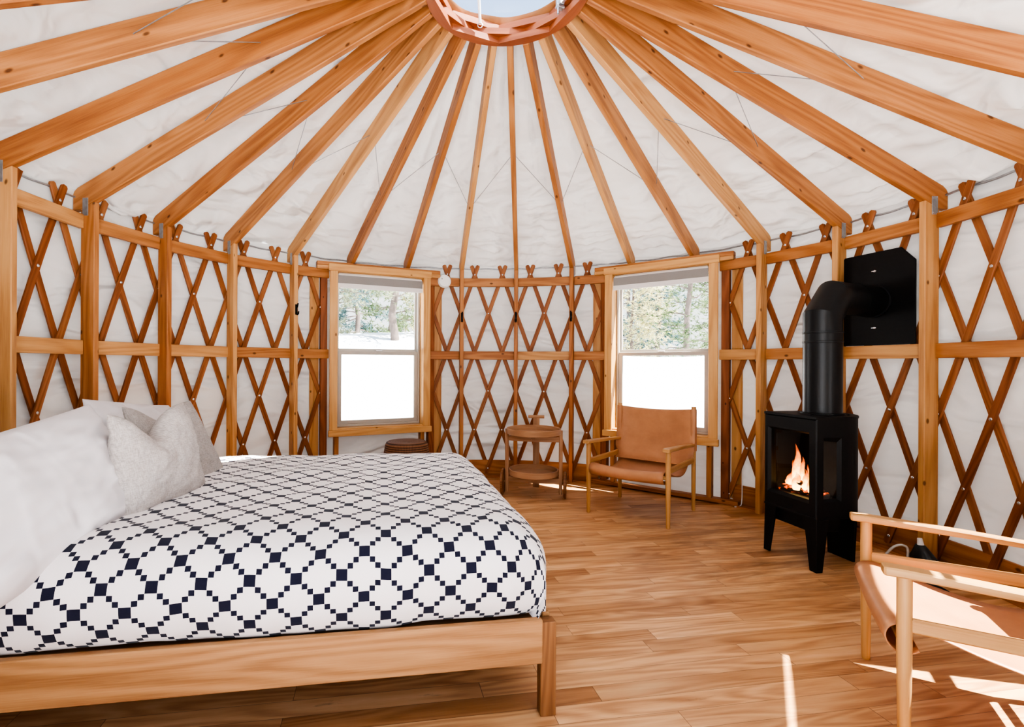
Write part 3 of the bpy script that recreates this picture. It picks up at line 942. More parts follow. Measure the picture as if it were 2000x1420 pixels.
def duvet():
    m = MB()
    ZT, ZM, ZB = .610, .455, .314
    # side profile: (outward, z, arclength)
    prof = []
    N1 = 26
    for q in range(N1 + 1):
        f = q / N1
        ang = f * R_(158)
        if ang <= PI / 2:
            ce, se = abs(math.cos(ang)) ** (2 / 2.25), abs(math.sin(ang)) ** (2 / 2.25)
            prof.append((.21 * se, ZM + (ZT - ZM) * ce))
        else:
            b2 = ang - PI / 2
            prof.append((.21 - .055 * (1 - math.cos(b2)) * 1.6, ZM - (ZM - ZB) * math.sin(b2) / math.sin(R_(68))))
    arc = [0]
    for q in range(1, len(prof)):
        arc.append(arc[-1] + math.hypot(prof[q][0] - prof[q - 1][0], prof[q][1] - prof[q - 1][1]))
    # y stations : near hem ... near top edge, flat, far top edge ... far hem
    x_foot = .016; y_near = -.010; y_far = BW + .01
    ys = [(-1, q) for q in range(N1, 0, -1)] + [(0, k / 46) for k in range(47)] + [(1, q) for q in range(1, N1 + 1)]
    xs = [(0, k / 60) for k in range(61)] + [(1, q) for q in range(1, N1 + 1)]
    wy = (y_far - .21) - (y_near + .21); y0 = y_near + .21
    x0 = -BL + .03; wx = (x_foot - .21) - x0

    def yv(s):
        if s[0] == 0: return y0 + wy * s[1], 0.0, s[1] * wy
        q = s[1]
        if s[0] < 0: return y0 - prof[q][0], ZT - prof[q][1], -arc[q]
        return y0 + wy + prof[q][0], ZT - prof[q][1], wy + arc[q]

    def xv(s):
        if s[0] == 0: return x0 + wx * s[1], 0.0, s[1] * wx
        q = s[1]
        return x0 + wx + prof[q][0], ZT - prof[q][1], wx + arc[q]
    nu, nv = len(xs) - 1, len(ys) - 1

    def fn(u, v):
        a = xs[round(u * nu)]; b = ys[round(v * nv)]
        x, dx, ux = xv(a); y, dy, uy = yv(b)
        if dx > 0 and dy > 0:      # rounded corner
            qx = a[1] / N1; qy = b[1] / N1
            dz = max(dx, dy) + .35 * min(dx, dy) * (1 - max(dx, dy) / (ZT - ZB))
            ox = x - (x0 + wx); oy = (y0 - y) if b[0] < 0 else (y - y0 - wy)
            R = max(ox, oy); L = math.hypot(ox, oy)
            k = (R / L) ** .55 if L > 1e-6 else 1
            x = x0 + wx + ox * k
            y = (y0 - oy * k) if b[0] < 0 else (y0 + wy + oy * k)
            z = ZT - min(dz, ZT - ZB)
        else:
            z = ZT - dx - dy
        fl = max(0, min(1, (z - ZB) / .1))
        dome = .018 * math.sin(PI * min(1, max(0, (y - y_near) / (y_far - y_near)))) * math.sin(PI * min(1, max(0, (x + BL) / BL)))
        z += dome * (1 if dx + dy < .05 else max(0, 1 - (dx + dy) / .15))
        w = noise.noise(V((x * 5, y * 5, 0))) * .010 + noise.noise(V((x * 13, y * 9, 4))) * .005
        z += w * (1 if dx + dy < .2 else .4)
        if b[0] < 0 and dy > .02:
            y += (noise.noise(V((x * 9, z * 4, 11))) * .010 + noise.noise(V((x * 24, z * 6, 2))) * .004) * min(1, dy / .1)
        if a[0] == 1 and dx > .02:
            x += (noise.noise(V((y * 9, z * 4, 21))) * .008) * min(1, dx / .1)
        # scalloped hem
        if z < ZB + .05: z += .010 * noise.noise(V((x * 6, y * 6, 33)))
        # hollow under the pillows
        return (x, y, z)

    def uvf(u, v):
        return (xv(xs[round(u * nu)])[2], yv(ys[round(v * nv)])[2])
    m.grid(fn, nu, nv, uvf)
    o = m.build('duvet', M['duvet'], None, 179)
    o.location = BA; o.rotation_euler = (0, 0, BRZ)
    subsurf(o, 1)
    tag(o, 'white duvet with navy stepped diamond pattern spread over the bed', 'duvet')


duvet()


def pillow(name, mat, w, h, th, seed, chop=0.0, wr=.006, pinch=.07, n=44, ex=2.6, taper=0.0, crease=0.0):
    m = MB()

    def pt(u, v, sg):
        U = 2 * u - 1; W_ = 2 * v - 1
        pin_x = 1 - pinch * (1 - W_ * W_) * abs(U) ** 2
        pin_z = 1 - pinch * (1 - U * U) * abs(W_) ** 2
        x = w / 2 * U * pin_x; z = h / 2 * W_ * pin_z
        f = ((1 - abs(U) ** ex) * (1 - abs(W_) ** ex)) ** .62
        y = sg * th / 2 * f
        if chop:
            g = math.exp(-((U - .12) / .42) ** 2) * max(0, (W_ + .1) / 1.1) ** 1.5
            z -= chop * g
            y *= 1 - .35 * g
        wv = noise.noise(V((U * 2.2 + seed, W_ * 2.2, sg * 1.0))) * wr * 1.6 + noise.noise(V((U * 6 + W_ * 3 + seed, W_ * 5 - U * 2, sg * 3.0))) * wr
        x *= 1 - taper * (W_ + 1) / 2
        if crease:
            q = V((U * 1.3 + seed * 2, W_ * 2.6 + U * .9, sg * 2.0))
            rd = 1 - 2.2 * abs(noise.noise(q)); rd2 = 1 - 2.2 * abs(noise.noise(q * 2.3 + V((5, 1, 0))))
            wv += crease * (.6 * rd + .45 * rd2) * (.35 + abs(U) * .65)
        y += sg * wv * min(1, f * 2.5)
        return (x, y, z)
    m.grid(lambda u, v: pt(u, v, 1), n, n)
    m.grid(lambda u, v: pt(1 - u, v, -1), n, n)
    o = m.build(name, M[mat], None, 179, merge=True)
    subsurf(o, 1)
    return o


def place(o, c, yaw, lean, roll=0.0):
    o.rotation_mode = 'XYZ'
    o.rotation_euler = (lean, roll, yaw)
    o.location = c


# yaw: local +y (front face) points towards the foot of the bed
o = pillow('pillow', 'linen_white', .94, .48, .25, 3.0, 0, .008, .05, ex=2.5, crease=.022); place(o, (-1.318, 1.50, .712), R_(-92), R_(28), R_(8))
tag(o, 'large plump white pillow nearest the camera at the left edge of the bed', 'pillow')
o = pillow('pillow', 'linen_white', .66, .48, .17, 9.0, 0, .006, .05, crease=.014); place(o, (-1.52, 2.46, .732), R_(-90), R_(24), R_(-7))
tag(o, 'white pillow leaning at the back of the bed behind the two linen cushions', 'pillow')
o = pillow('cushion', 'linen', .47, .41, .16, 5.0, .11, .006, .06, taper=.17, crease=.008); place(o, (-1.165, 1.955, .770), R_(-98.8), R_(10), R_(2))
tag(o, 'oatmeal linen cushion with chopped top, in front of the other cushion', 'cushion')
o = pillow('cushion', 'linen_back', .50, .42, .13, 15.0, .10, .006, .06, taper=.22, crease=.004); place(o, (-1.30, 2.305, .768), R_(-104), R_(25), R_(0))
tag(o, 'oatmeal linen cushion standing behind the front cushion, nearer the far wall', 'cushion')


# ------------------------------------------------------------------ sling chairs
def chair(label, loc, rz):
    t = thing('lounge_chair', label, 'armchair', loc, rz, 'leather sling chairs')
    HX, FY, RY = .300, .297, -.297

    def rnd_leg(x, y, z0, z1, r0, r1, nm, extra=()):
        rings = [(r0 * .85, z0), (r0, z0 + .006), (r1, z1 * .6), (r1, z1)]
        MB().lathe(rings, (x, y, 0), 16).build('leg', M['beech'], t, 50)
    for sx in (-1, 1):
        rnd_leg(sx * HX, FY, 0, .538, .0145, .0185, 'leg')
        rnd_leg(sx * HX, RY, 0, .815, .0145, .0175, 'leg')
        # arm: flat bar, wider in front, sloping back
        pth = [V((sx * HX, FY + .05, .5485)), V((sx * HX, FY + .045, .5485)), V((sx * HX, FY, .5485)), V((sx * HX, 0, .534)), V((sx * HX, RY + .02, .516))]
        prof = [(-.026, -.008), (-.022, -.0125), (.022, -.0125), (.026, -.008), (.026, .008), (.022, .0125), (-.022, .0125), (-.026, .008)]
        MB().sweep(pth, prof, V((0, 0, 1)), scales=[.85, 1, 1, .92, .75]).build('armrest', M['beech'], t, 25)
        MB().bar((sx * HX, FY - .01, .398), (sx * HX, RY + .01, .398), .022, .042, (0, 0, 1), .006).build('side_rail', M['beech'], t)
    MB().tube([V((-HX, FY, .350)), V((HX, FY, .350))], .0150, 14).build('front_rail', M['beech'], t, 60)
    MB().tube([V((-HX, RY, .395)), V((HX, RY, .395))], .013, 14).build('rear_rail', M['beech'], t, 60)
    # seat sling: rolls over the front rail, dips, and rises to the rear
    seat = [(.258, .318), (.275, .307), (.300, .303), (.325, .318), (.336, .345), (.328, .372), (.305, .386), (.270, .386), (.21, .366),
            (.12, .336), (.02, .312), (-.07, .302), (-.14, .310), (-.20, .336), (-.245, .375)]
    pth = [V((0, y, z)) for y, z in seat]
    # fine spline
    def cr(P, k=4):
        out = []
        for a in range(len(P) - 1):
            p0, p1, p2, p3 = P[max(a - 1, 0)], P[a], P[a + 1], P[min(a + 2, len(P) - 1)]
            for q in range(k):
                s = q / k
                out.append(.5 * ((2 * p1) + (p2 - p0) * s + (2 * p0 - 5 * p1 + 4 * p2 - p3) * s * s + (3 * p1 - p0 - 3 * p2 + p3) * s ** 3))
        out.append(P[-1]); return out

    def sheet(name, pts, hw, sag=0.0, th=.004):
        P = cr(pts); m = MB(); NX = 14

        def fn(u, v):
            f = u * (len(P) - 1); k = int(round(f)); p = P[min(k, len(P) - 1)]
            x = (2 * v - 1) * hw
            s_ = sag * (1 - (2 * v - 1) ** 2)
            return V((x, p.y, p.z - s_ * math.sin(PI * u)))
        m.grid(fn, len(P) - 1, NX)
        o = m.build(name, M['leather'], t, 179, recalc=False)
        md = o.modifiers.new('th', 'SOLIDIFY'); md.thickness = th; md.offset = 0
        return o
    sheet('seat_sling', pth, .277, .018)
    # back sling
    back = [V((0, -.175, .368)), V((0, -.225, .392)), V((0, -.262, .45)), V((0, -.283, .55)), V((0, -.296, .68)), V((0, -.300, .797))]
    P = cr(back); m = MB(); NX = 16

    def fb(u, v):
        k = int(round(u * (len(P) - 1))); p = P[k]
        w = (2 * v - 1)
        hw = .300 if u > .45 else .300 - .03 * (1 - u / .45)
        y = p.y - .020 * (1 - w * w) * min(1, u * 2)
        z = p.z - (.018 * (1 - w * w) * u if u > .6 else 0)
        # wrap round the posts
        if abs(w) > .93 and u > .35: y = y + .02
        return V((w * hw * (1.0 if abs(w) < .99 else 1.06), y, z))
    m.grid(fb, len(P) - 1, NX)
    o = m.build('back_sling', M['leather'], t, 179, recalc=False)
    md = o.modifiers.new('th', 'SOLIDIFY'); md.thickness = .005; md.offset = 0
    for sx in (-1, 1):
        MB().lathe([(.0225, .47), (.0225, .795)], (sx * HX, RY, 0), 16).build('leather_sleeve', M['leather'], t, 50)
    return t


chair('tan leather sling armchair with beech frame standing in front of the right window', (1.422, 3.954, 0), R_(139.5))
chair('tan leather sling armchair cut off by the right edge, nearest the camera', (1.693, 1.567, 0), R_(59.5))


# ------------------------------------------------------------------ serving cart
t = thing('bar_cart', 'wooden cart with two round trays and wheels between the windows', 'serving cart', (.6425, 4.395, 0), R_(166.2))


def tray(z, r, nm):
    o = MB().lathe([(r - .012, z), (r, z + .004), (r + .002, z + .050), (r - .002, z + .054), (r - .008, z + .050), (r - .010, z + .012), (.001, z + .010)], (0, 0, 0), 56, around=True).build(nm, M['cart'], t, 35)
    return o


tray(.538, .232, 'upper_tray'); tray(.186, .212, 'lower_tray')
for sx in (-1, 1):
    x = sx * .232
    MB().loft([[V((x + a * (.016 if z > .1 else .014), .0 + b * .016, z)) for a, b in ((-1, -.6), (-.6, -1), (.6, -1), (1, -.6), (1, .6), (.6, 1), (-.6, 1), (-1, .6))] for z in (.03, .2, .4, .578)]).build('leg', M['cart'], t, 30)
    w = MB().lathe([(.112 * .9, -.012), (.112, -.008), (.112, .008), (.112 * .9, .012)], (sx * .268, .0, .113), 40, (1, 0, 0)).build('wheel', M['oak_dark'], t, 35)
    MB().tube([V((sx * .250, 0, .113)), V((sx * .285, 0, .113))], .010, 12).build('axle_cap', M['cart'], w, 60)
for z in (.498, .142):
    m = MB()
    pth = [V((-.222 + .444 * k / 16, .05 * math.sin(PI * k / 16) * .6, z)) for k in range(17)]
    m.sweep(pth, [(-.022, -.010), (-.022, .010), (.022, .010), (.022, -.010)], [V((0, 1, 0))] * 17)
    m.build('crossbar', M['cart'], t, 30)
MB().bar((0, -.247, .02), (0, -.247, .665), .058, .020, (0, 1, 0), .003).build('rear_leg', M['cart'], t)
MB().tube([V((-.072, -.247, .665)), V((.072, -.247, .665))], .0145, 16).build('handle', M['cart'], t, 60)
MB().bar((0, -.237, .50), (0, .04, .50), .04, .03, (0, 0, 1), .003).build('tray_support', M['cart'], t)
MB().bar((0, -.237, .155), (0, .04, .155), .04, .03, (0, 0, 1), .003).build('tray_support', M['cart'], t)

# woven stool behind the bed
def wicker():
    tt = NT('woven_seagrass')
    g = tt.n('ShaderNodeTexCoord').outputs['Object']
    sp = tt.n('ShaderNodeSeparateXYZ', i={0: g})
    rr = tt.math('POWER', tt.math('ADD', tt.math('MULTIPLY', sp.outputs[0], sp.outputs[0]), tt.math('MULTIPLY', sp.outputs[1], sp.outputs[1])), .5)
    h = tt.math('SINE', tt.math('MULTIPLY', tt.math('ADD', rr, sp.outputs[2]), 420.0))
    an = tt.math('ARCTAN2', sp.outputs[1], sp.outputs[0])
    h2 = tt.math('SINE', tt.math('MULTIPLY', an, 90.0))
    f = tt.math('ADD', tt.math('MULTIPLY', h, .3), tt.math('ADD', tt.math('MULTIPLY', h2, .12), .5))
    c = tt.ramp(f, [(.15, lin(64, 36, 20)), (.6, lin(126, 80, 48)), (.95, lin(160, 110, 70))])
    tt.bsdf(c, .7, f, .6, .006)
    return tt.m


M['wicker'] = wicker()
m = MB().lathe([(.165, 0), (.18, .01), (.205, .12), (.212, .22), (.205, .34), (.190, .425), (.180, .445), (.165, .452), (.08, .446), (.004, .445)], (0, 0, 0), 64)
o = m.build('woven_stool', M['wicker'], None, 50)
o.location = (-.474, 4.53, 0)
tag(o, 'brown woven drum stool behind the bed below the left window', 'stool')

# ------------------------------------------------------------------ stove
SRZ = math.atan2(.987, -.163)
SC = V((1.932, 2.971, 0))
stove = thing('wood_stove', 'black iron stove on splayed legs with a lit fire, standing by the right wall', 'stove', tuple(SC), SRZ)
# local: +y front, -y back ; +x is away from the camera, -x towards the camera side
HW = .185; ZS0, ZS1 = .288, .845; SD = .19; BRR = .185
FT = .050     # front frame depth


def outline(inset=0.0):
    pts = []
    hw = HW - inset; r = BRR - inset
    pts.append((-hw, -FT)); pts.append((-hw, -.166)); pts.append((-hw, -SD))
    for q in range(1, 24):
        a = PI * q / 24
        pts.append((-hw * math.cos(a), -SD - (r + .015) * math.sin(a)))
    pts += [(hw, -SD), (hw, -.166), (hw, -FT)]
    return pts


ol = outline()
# curved casing with side window openings
m = MB()
WZ0, WZ1 = .385, .742
seglen = len(ol)
zs = [ZS0 + .012, WZ0, WZ1, ZS1]
open_k = {0}
cum = 0
for k in range(seglen - 1):
    (x0, y0), (x1, y1) = ol[k], ol[k + 1]
    for q in range(3):
        if q == 1 and k in open_k: continue
        b = len(m.v)
        m.v += [V((x0, y0, zs[q])), V((x1, y1, zs[q])), V((x1, y1, zs[q + 1])), V((x0, y0, zs[q + 1]))]
        m.face((b, b + 1, b + 2, b + 3), ((0, 0), (1, 0), (1, 1), (0, 1)))
o = m.build('casing', M['black'], stove, 35, merge=True)
# bevelled lip round the side openings (visible side)
for sg, idx in ((-1, [0, 1]),):
    outer = [(ol[idx[0]][0], ol[idx[0]][1], WZ1), (ol[idx[-1]][0], ol[idx[-1]][1], WZ1), (ol[idx[-1]][0], ol[idx[-1]][1], WZ0), (ol[idx[0]][0], ol[idx[0]][1], WZ0)]
    inner = [(sg * (HW - .016), -FT - .002, WZ1 - .016), (sg * (HW - .016), ol[idx[-1]][1] + .016, WZ1 - .028), (sg * (HW - .016), ol[idx[-1]][1] + .016, WZ0 + .014), (sg * (HW - .016), -FT - .002, WZ0 + .014)]
    m = MB(); m.v = [V(p) for p in outer + inner]
    for q in range(4):
        r_ = (q + 1) % 4
        m.face((q, r_, 4 + r_, 4 + q), ((0, 0), (1, 0), (1, 1), (0, 1)))
    m.build('side_window_lip', M['black'], stove)
    m = MB(); m.v = [V(p) for p in inner]; m.face((0, 1, 2, 3), ((0, 0), (1, 0), (1, 1), (0, 1)))
    m.build('side_glass', M['stove_glass'], stove)
# front door frame
door = None
m = MB()
OW0, OW1, OZ0, OZ1 = -.130, .150, .388, .757
def ringf(x0, x1, z0, z1, y): return [V((x0, y, z0)), V((x1, y, z0)), V((x1, y, z1)), V((x0, y, z1))]
rs = [ringf(-HW - .004, HW + .004, ZS0, ZS1, -FT + .004), ringf(-HW - .004, HW + .004, ZS0, ZS1, -.006), ringf(-HW + .002, HW - .002, ZS0 + .006, ZS1 - .006, 0), ringf(OW0 - .012, OW1 + .012, OZ0 - .018, OZ1 + .012, 0), ringf(OW0, OW1, OZ0, OZ1, -.016), ringf(OW0, OW1, OZ0, OZ1, -FT)]
m.loft(rs, (False, False))
door = m.build('door', M['black'], stove)
m = MB(); m.v = ringf(OW0, OW1, OZ0, OZ1, -.024); m.face((0, 1, 2, 3), ((0, 0), (1, 0), (1, 1), (0, 1)))
m.build('door_glass', M['stove_glass'], door)
m = MB()
m.box((0, .001, .326), (.05, .004, .012), .001)
m.build('badge', M['black'], door)
# top plate and bottom plate
def slab(name, z0, z1, grow):
    pts = [(-HW - grow, .003)] + [(x * (1 + grow / HW), y - (grow if y < -SD else 0)) for x, y in ol] + [(HW + grow, .003)]
    m = MB()
    m.loft([[V((x, y, z0)) for x, y in pts], [V((x, y, z1 - .003)) for x, y in pts], [V((x * .985, y * .99 - .001, z1)) for x, y in pts]])
    return m.build(name, M['black'], stove, 30)


slab('top_plate', ZS1, ZS1 + .014, .003)
slab('base_plate', ZS0, ZS0 + .012, .0)
for rr in (.125, .145):
    for a0, a1 in ((R_(205), R_(245)), (R_(120), R_(160))):
        MB().tube([V((rr * math.cos(a0 + (a1 - a0) * q / 10), -.20 + rr * math.sin(a0 + (a1 - a0) * q / 10), ZS1 + .0145)) for q in range(11)], .003, 5).build('vent_slot', M['soot'], stove)
# firebox liner
m = MB()
m.box((0, -.135, .372), (.34, .16, .02), .002)
m.build('firebox', M['soot'], stove)
MB().box((0, -.29, .57), (.26, .012, .40), .002).build('back_brick', M['soot'], stove)
MB().box((HW - .02, -.13, .57), (.012, .14, .40), .002).build('side_brick', M['soot'], stove)
# legs
def leg(x, y, dx, dy):
    w = .088; d = .080
    top = [V((x, y, ZS0)), V((x + dx * w, y, ZS0)), V((x + dx * w, y + dy * .014, ZS0)), V((x + dx * .014, y + dy * .014, ZS0)), V((x + dx * .014, y + dy * d, ZS0)), V((x, y + dy * d, ZS0))]
    k = .52; ox, oy = -dx * .004, -dy * .004
    bot = [V((x + ox, y + oy, 0)), V((x + ox + dx * w * k, y + oy, 0)), V((x + ox + dx * w * k, y + oy + dy * .012, 0)), V((x + ox + dx * .012, y + oy + dy * .012, 0)), V((x + ox + dx * .012, y + oy + dy * d * k, 0)), V((x + ox, y + oy + dy * d * k, 0))]
    o = MB().loft([top, bot]).build('leg', M['black'], stove)
    bevel(o, .002)


leg(-HW - .003, -.004, 1, -1); leg(HW + .003, -.004, -1, -1)
m = MB()
m.prism([(-.10, ZS0 + .01), (.10, ZS0 + .01), (.085, 0), (-.085, 0)], (0, -.358, 0), (1, 0, 0), (0, 0, 1), .016)
bevel(m.build('leg', M['black'], stove), .002)
m = MB()
m.loft([[V((x * s, y, z)) for x, y in ((-.155, -.03), (.155, -.03), (.155, -.20), (-.155, -.20))] for s, z in ((1, ZS0 - .002), (1, ZS0 - .02), (.9, ZS0 - .085))])
bevel(m.build('ash_tray', M['black'], stove), .004)

SM = Matrix.Translation(SC) @ Matrix.Rotation(SRZ, 4, 'Z')
def sl(x, y, z): return SM @ V((x, y, z))

# logs in the fire
for k, (p0, p1, r, lab) in enumerate((((.13, -.06, .402), (-.10, -.14, .408), .022, 'charred log lying at the front of the fire'), ((.06, -.21, .405), (-.15, -.10, .412), .024, 'charred log seen through the side glass'),
                                     ((.13, -.17, .41), (.00, -.075, .452), .018, 'glowing log propped across the others in the fire'))):
    P0, P1 = sl(*p0), sl(*p1)
    pth = [P0.lerp(P1, q / 8) + V((0, 0, .004 * math.sin(q * 2.3 + k))) for q in range(9)]
    o = MB().tube([p - P0 for p in pth], r, 10, scales=[.9, 1, 1.08, .95, 1.05, 1, .94, 1.02, .9]).build('firewood_log', M['ember'], None, 50)
    o.location = P0
    tag(o, lab, 'firewood', 'burning logs in the stove')
# flames
m = MB()
fr = random.Random(4)
for (x, y, h, w) in ((.06, -.09, .27, .030), (.035, -.10, .20, .026), (.085, -.10, .17, .026), (.01, -.10, .13, .022), (.11, -.09, .10, .024), (-.01, -.11, .16, .018), (-.03, -.10, .09, .02), (.07, -.12, .22, .02), (.13, -.10, .06, .02), (.045, -.075, .11, .03)):
    rings = []; ph = fr.uniform(0, 6); b = sl(x - .02, y, .405)
    K = 12
    ax = (sl(1, 0, 0) - sl(0, 0, 0))
    for q in range(K + 1):
        f = q / K
        rad = w * (math.sin(PI * min(1, .22 + f * .78)) ** .8) * (1 - .25 * f) + .0008
        cx = math.sin(f * 5 + ph) * .012 * f + math.sin(f * 11 + ph * 2) * .006 * f
        c = b + ax * cx + V((0, 0, h * f))
        ay = V((-ax.y, ax.x, 0))
        rings.append([c + ax * (rad * math.cos(2 * PI * j / 10)) + ay * (rad * .6 * math.sin(2 * PI * j / 10)) for j in range(10)])
    b0 = len(m.v); nf = len(m.f)
    m.loft(rings, (False, False), u0=0.0)
    for fi in range(nf, len(m.f)):
        m.uv[fi] = [(u / h, v) for u, v in m.uv[fi]]
o = m.build('fire_flames', M['flame'], None, 179)
tag(o, 'orange and yellow flames rising from the logs inside the stove', 'fire', None, 'stuff')

# flue
PC = sl(-.015, -.21, 0); FZ = 1.552; PR = .098
wallp = pola(R_(76.9), 2.447, FZ)
hd = V((wallp.x - PC.x, wallp.y - PC.y, 0)).normalized()
t = thing('stove_pipe', 'fat matt black flue pipe rising from the stove and elbowing into the wall plate', 'flue pipe', (PC.x, PC.y, ZS1 + .015))
T0 = V(t.location); PX = V((PC.x, PC.y, 0))
zc = FZ - .115
MB().lathe([(PR, 0), (PR, zc - .10 - T0.z)], (0, 0, 0), 48).build('vertical_pipe', M['black_pipe'], t, 50)
for z in (zc - .155, zc - .10):
    MB().lathe([(PR, z - T0.z - .006), (PR + .003, z - T0.z - .004), (PR + .003, z - T0.z + .004), (PR, z - T0.z + .006)], (0, 0, 0), 48, caps=(False, False)).build('pipe_band', M['black_pipe'], t, 50)
MB().lathe([(PR + .012, 0), (PR + .012, .006), (PR + .001, .008)], (0, 0, 0), 48, caps=(False, False)).build('base_collar', M['black_pipe'], t, 50)


def pring(c, tdir, r, n=48):
    td = tdir.normalized(); sd = hd.cross(V((0, 0, 1))).normalized(); up = sd.cross(td).normalized()
    return [c + sd * (r * math.cos(2 * PI * j / n)) + up * (r * math.sin(2 * PI * j / n)) for j in range(n)]


el = []
e0 = V((0, 0, zc - .10 - T0.z))
# mitred three-piece elbow
P = [V((0, 0, zc - .10 - T0.z)), V((0, 0, zc - .005 - T0.z)), hd * .110 + V((0, 0, FZ - T0.z)), hd * .150 + V((0, 0, FZ - T0.z))]
d01 = V((0, 0, 1)); d12 = (P[2] - P[1]).normalized(); d23 = hd
rings = [pring(P[0], d01, PR)]
sdv = hd.cross(V((0, 0, 1))).normalized()
def mitre(c, da, db, r, n=48):
    bis = (da + db).normalized(); up = sdv.cross(bis).normalized(); ca = da.dot(bis)
    return [c + sdv * (r * math.cos(2 * PI * j / n)) + up * (r / ca * math.sin(2 * PI * j / n)) for j in range(n)]
rings += [mitre(P[1], d01, d12, PR), mitre(P[2], d12, d23, PR), pring(P[3], d23, PR)]
MB().loft(rings, (False, False)).build('elbow', M['black_pipe'], t, 25)
end = V((wallp.x, wallp.y, FZ)) - T0
L = (end - P[3]).length - .009
MB().loft([pring(P[3], hd, PR * .985), pring(P[3] + hd * (L * .45), hd, PR * .985), pring(P[3] + hd * (L * .45), hd, PR * 1.0), pring(P[3] + hd * L, hd, PR * 1.0)], (False, False)).build('horizontal_pipe', M['black_pipe'], t, 30)
MB().loft([pring(P[3] + hd * (L - .010), hd, PR + .008), pring(P[3] + hd * (L), hd, PR + .008)]).build('wall_collar', M['black_pipe'], t, 30)

# wall plate
aP = R_(76.5)
pr_ = V((math.sin(aP), math.cos(aP), 0)); pe = V((math.cos(aP), -math.sin(aP), 0))
pc = pola(aP, 2.462, 0)
t = thing('wall_thimble_plate', 'black clipped-corner steel plate on the wall where the flue goes out', 'flue plate', (pc.x, pc.y, 1.275))
out = [(-.255, 0), (.255, 0), (.255, .50), (.175, .590), (-.175, .590), (-.255, .50)]
bevel(MB().prism(out, (0, 0, 0), pe, (0, 0, 1), .010).build('plate', M['black'], t), .002)
for dz in (.11, .47):
    q = MB().lathe([(.008, 0), (.008, .002), (.004, .006), (.001, .0065)], pe * .02 + V((0, 0, dz)) - pr_ * .005, 12, -pr_).build('wing_screw', M['chrome'], t)
    MB().bar(pe * .004 + V((0, 0, dz)) - pr_ * .010, pe * .034 + V((0, 0, dz)) - pr_ * .010, .003, .004, (0, 0, 1), .0005).build('wing', M['chrome'], q)

# clutter behind the stove
def gpt(px, y):          # floor points behind the stove
    return V((px, y, 0))


b = V((2.43, 2.76, 0))
m = MB()
pth = [V((2.30, 2.80, .02)), V((2.33, 2.795, .07)), V((2.38, 2.78, .145)), V((2.415, 2.765, .165)), V((2.44, 2.755, .15)), V((2.438, 2.752, .09)), V((2.432, 2.75, .055))]
def crv(P, k=6):
    out = []
    for a in range(len(P) - 1):
        p0, p1, p2, p3 = P[max(a - 1, 0)], P[a], P[a + 1], P[min(a + 2, len(P) - 1)]
        for q in range(k):
            s = q / k
            out.append(.5 * ((2 * p1) + (p2 - p0) * s + (2 * p0 - 5 * p1 + 4 * p2 - p3) * s * s + (3 * p1 - p0 - 3 * p2 + p3) * s ** 3))
    out.append(P[-1]); return out


t = thing('gas_hose', 'grey gas hose looping to a valve on the floor behind the stove', 'gas hose', (2.432, 2.75, 0))
T0 = V(t.location)
MB().tube([p - T0 for p in crv(pth)], .0065, 10).build('hose', M['hose'], t, 60)
MB().lathe([(.012, .045), (.012, .075), (.008, .080)], (0, 0, 0), 12).build('fitting', M['chrome'], t, 40)
MB().lathe([(.017, .034), (.017, .046)], (0, 0, 0), 16).build('collar', M['blue_plastic'], t, 40)
MB().lathe([(.013, 0), (.013, .034)], (0, 0, 0), 16).build('valve', M['brass'], t, 40)
# dark pouch
m = MB()
rings = []
for z, rx, ry, ox in ((0, .115, .06, 0), (.02, .12, .065, 0), (.07, .085, .045, -.015), (.13, .045, .028, -.03), (.165, .022, .018, -.04)):
    rings.append([V((ox + rx * math.cos(2 * PI * j / 18) * (1 + .06 * math.sin(j * 2.1)), ry * math.sin(2 * PI * j / 18) * (1 + .08 * math.sin(j * 3.3)), z)) for j in range(18)])
t = thing('plastic_pouch', 'dark plastic pouch slumped on the floor between stove and wall post', 'pouch', (2.535, 2.73, 0), R_(-75))
MB().loft(rings).build('bag', M['dark_plastic'], t, 179)
MB().tube([V((-.04, 0, .165)), V((-.045, 0, .20))], .014, 10, scales=[1.1, .8]).build('neck', M['blind_white'], t, 60)
t = thing('cable_tie_bundle', 'small bundle of clear tubing with yellow tip on the floor beside the wall post', 'tubing', (2.535, 2.63, .02), R_(-70))
MB().tube([V((-.05, 0, 0)), V((0, .01, .012)), V((.05, 0, .018))], .009, 8).build('tube', M['hose'], t, 60)
MB().tube([V((.05, 0, .018)), V((.075, 0, .02))], .008, 8).build('tip', M['yellow_plastic'], t, 60)
o = MB().lathe([(.012, 0), (.014, .012), (.004, .022)], (0, 0, 0), 14).build('red_valve_knob', M['red_plastic'], None, 40)
o.location = (2.44, 2.70, 0); tag(o, 'small red knob on the floor beside the gas hose', 'knob')
pth = [V((2.31, 2.87, .006)), V((2.36, 2.80, .006)), V((2.43, 2.66, .006)), V((2.46, 2.58, .012)), V((2.44, 2.50, .006)), V((2.36, 2.45, .006))]
tag(MB().tube(crv(pth), .005, 8).build('power_cord', M['dark_plastic'], None, 60), 'black power cord trailing on the floor behind the stove', 'cord')
# white cord by the right window
O, nrm, e = wf[2]
f_ = lambda s, d, z: O + nrm * d + e * s + V((0, 0, z))
pth = [f_(.655, 2.44, .55), f_(.657, 2.43, .25), f_(.66, 2.41, .06), f_(.655, 2.375, .012), f_(.62, 2.345, .006)]
tag(MB().tube(crv(pth), .004, 8).build('white_cord', M['white_plastic'], None, 60), 'thin white cord running down the right side of the right window frame', 'cord')

# ------------------------------------------------------------------ outdoors
def sst(x, a, b):
    k = min(1, max(0, (x - a) / (b - a))); return k * k * (3 - 2 * k)


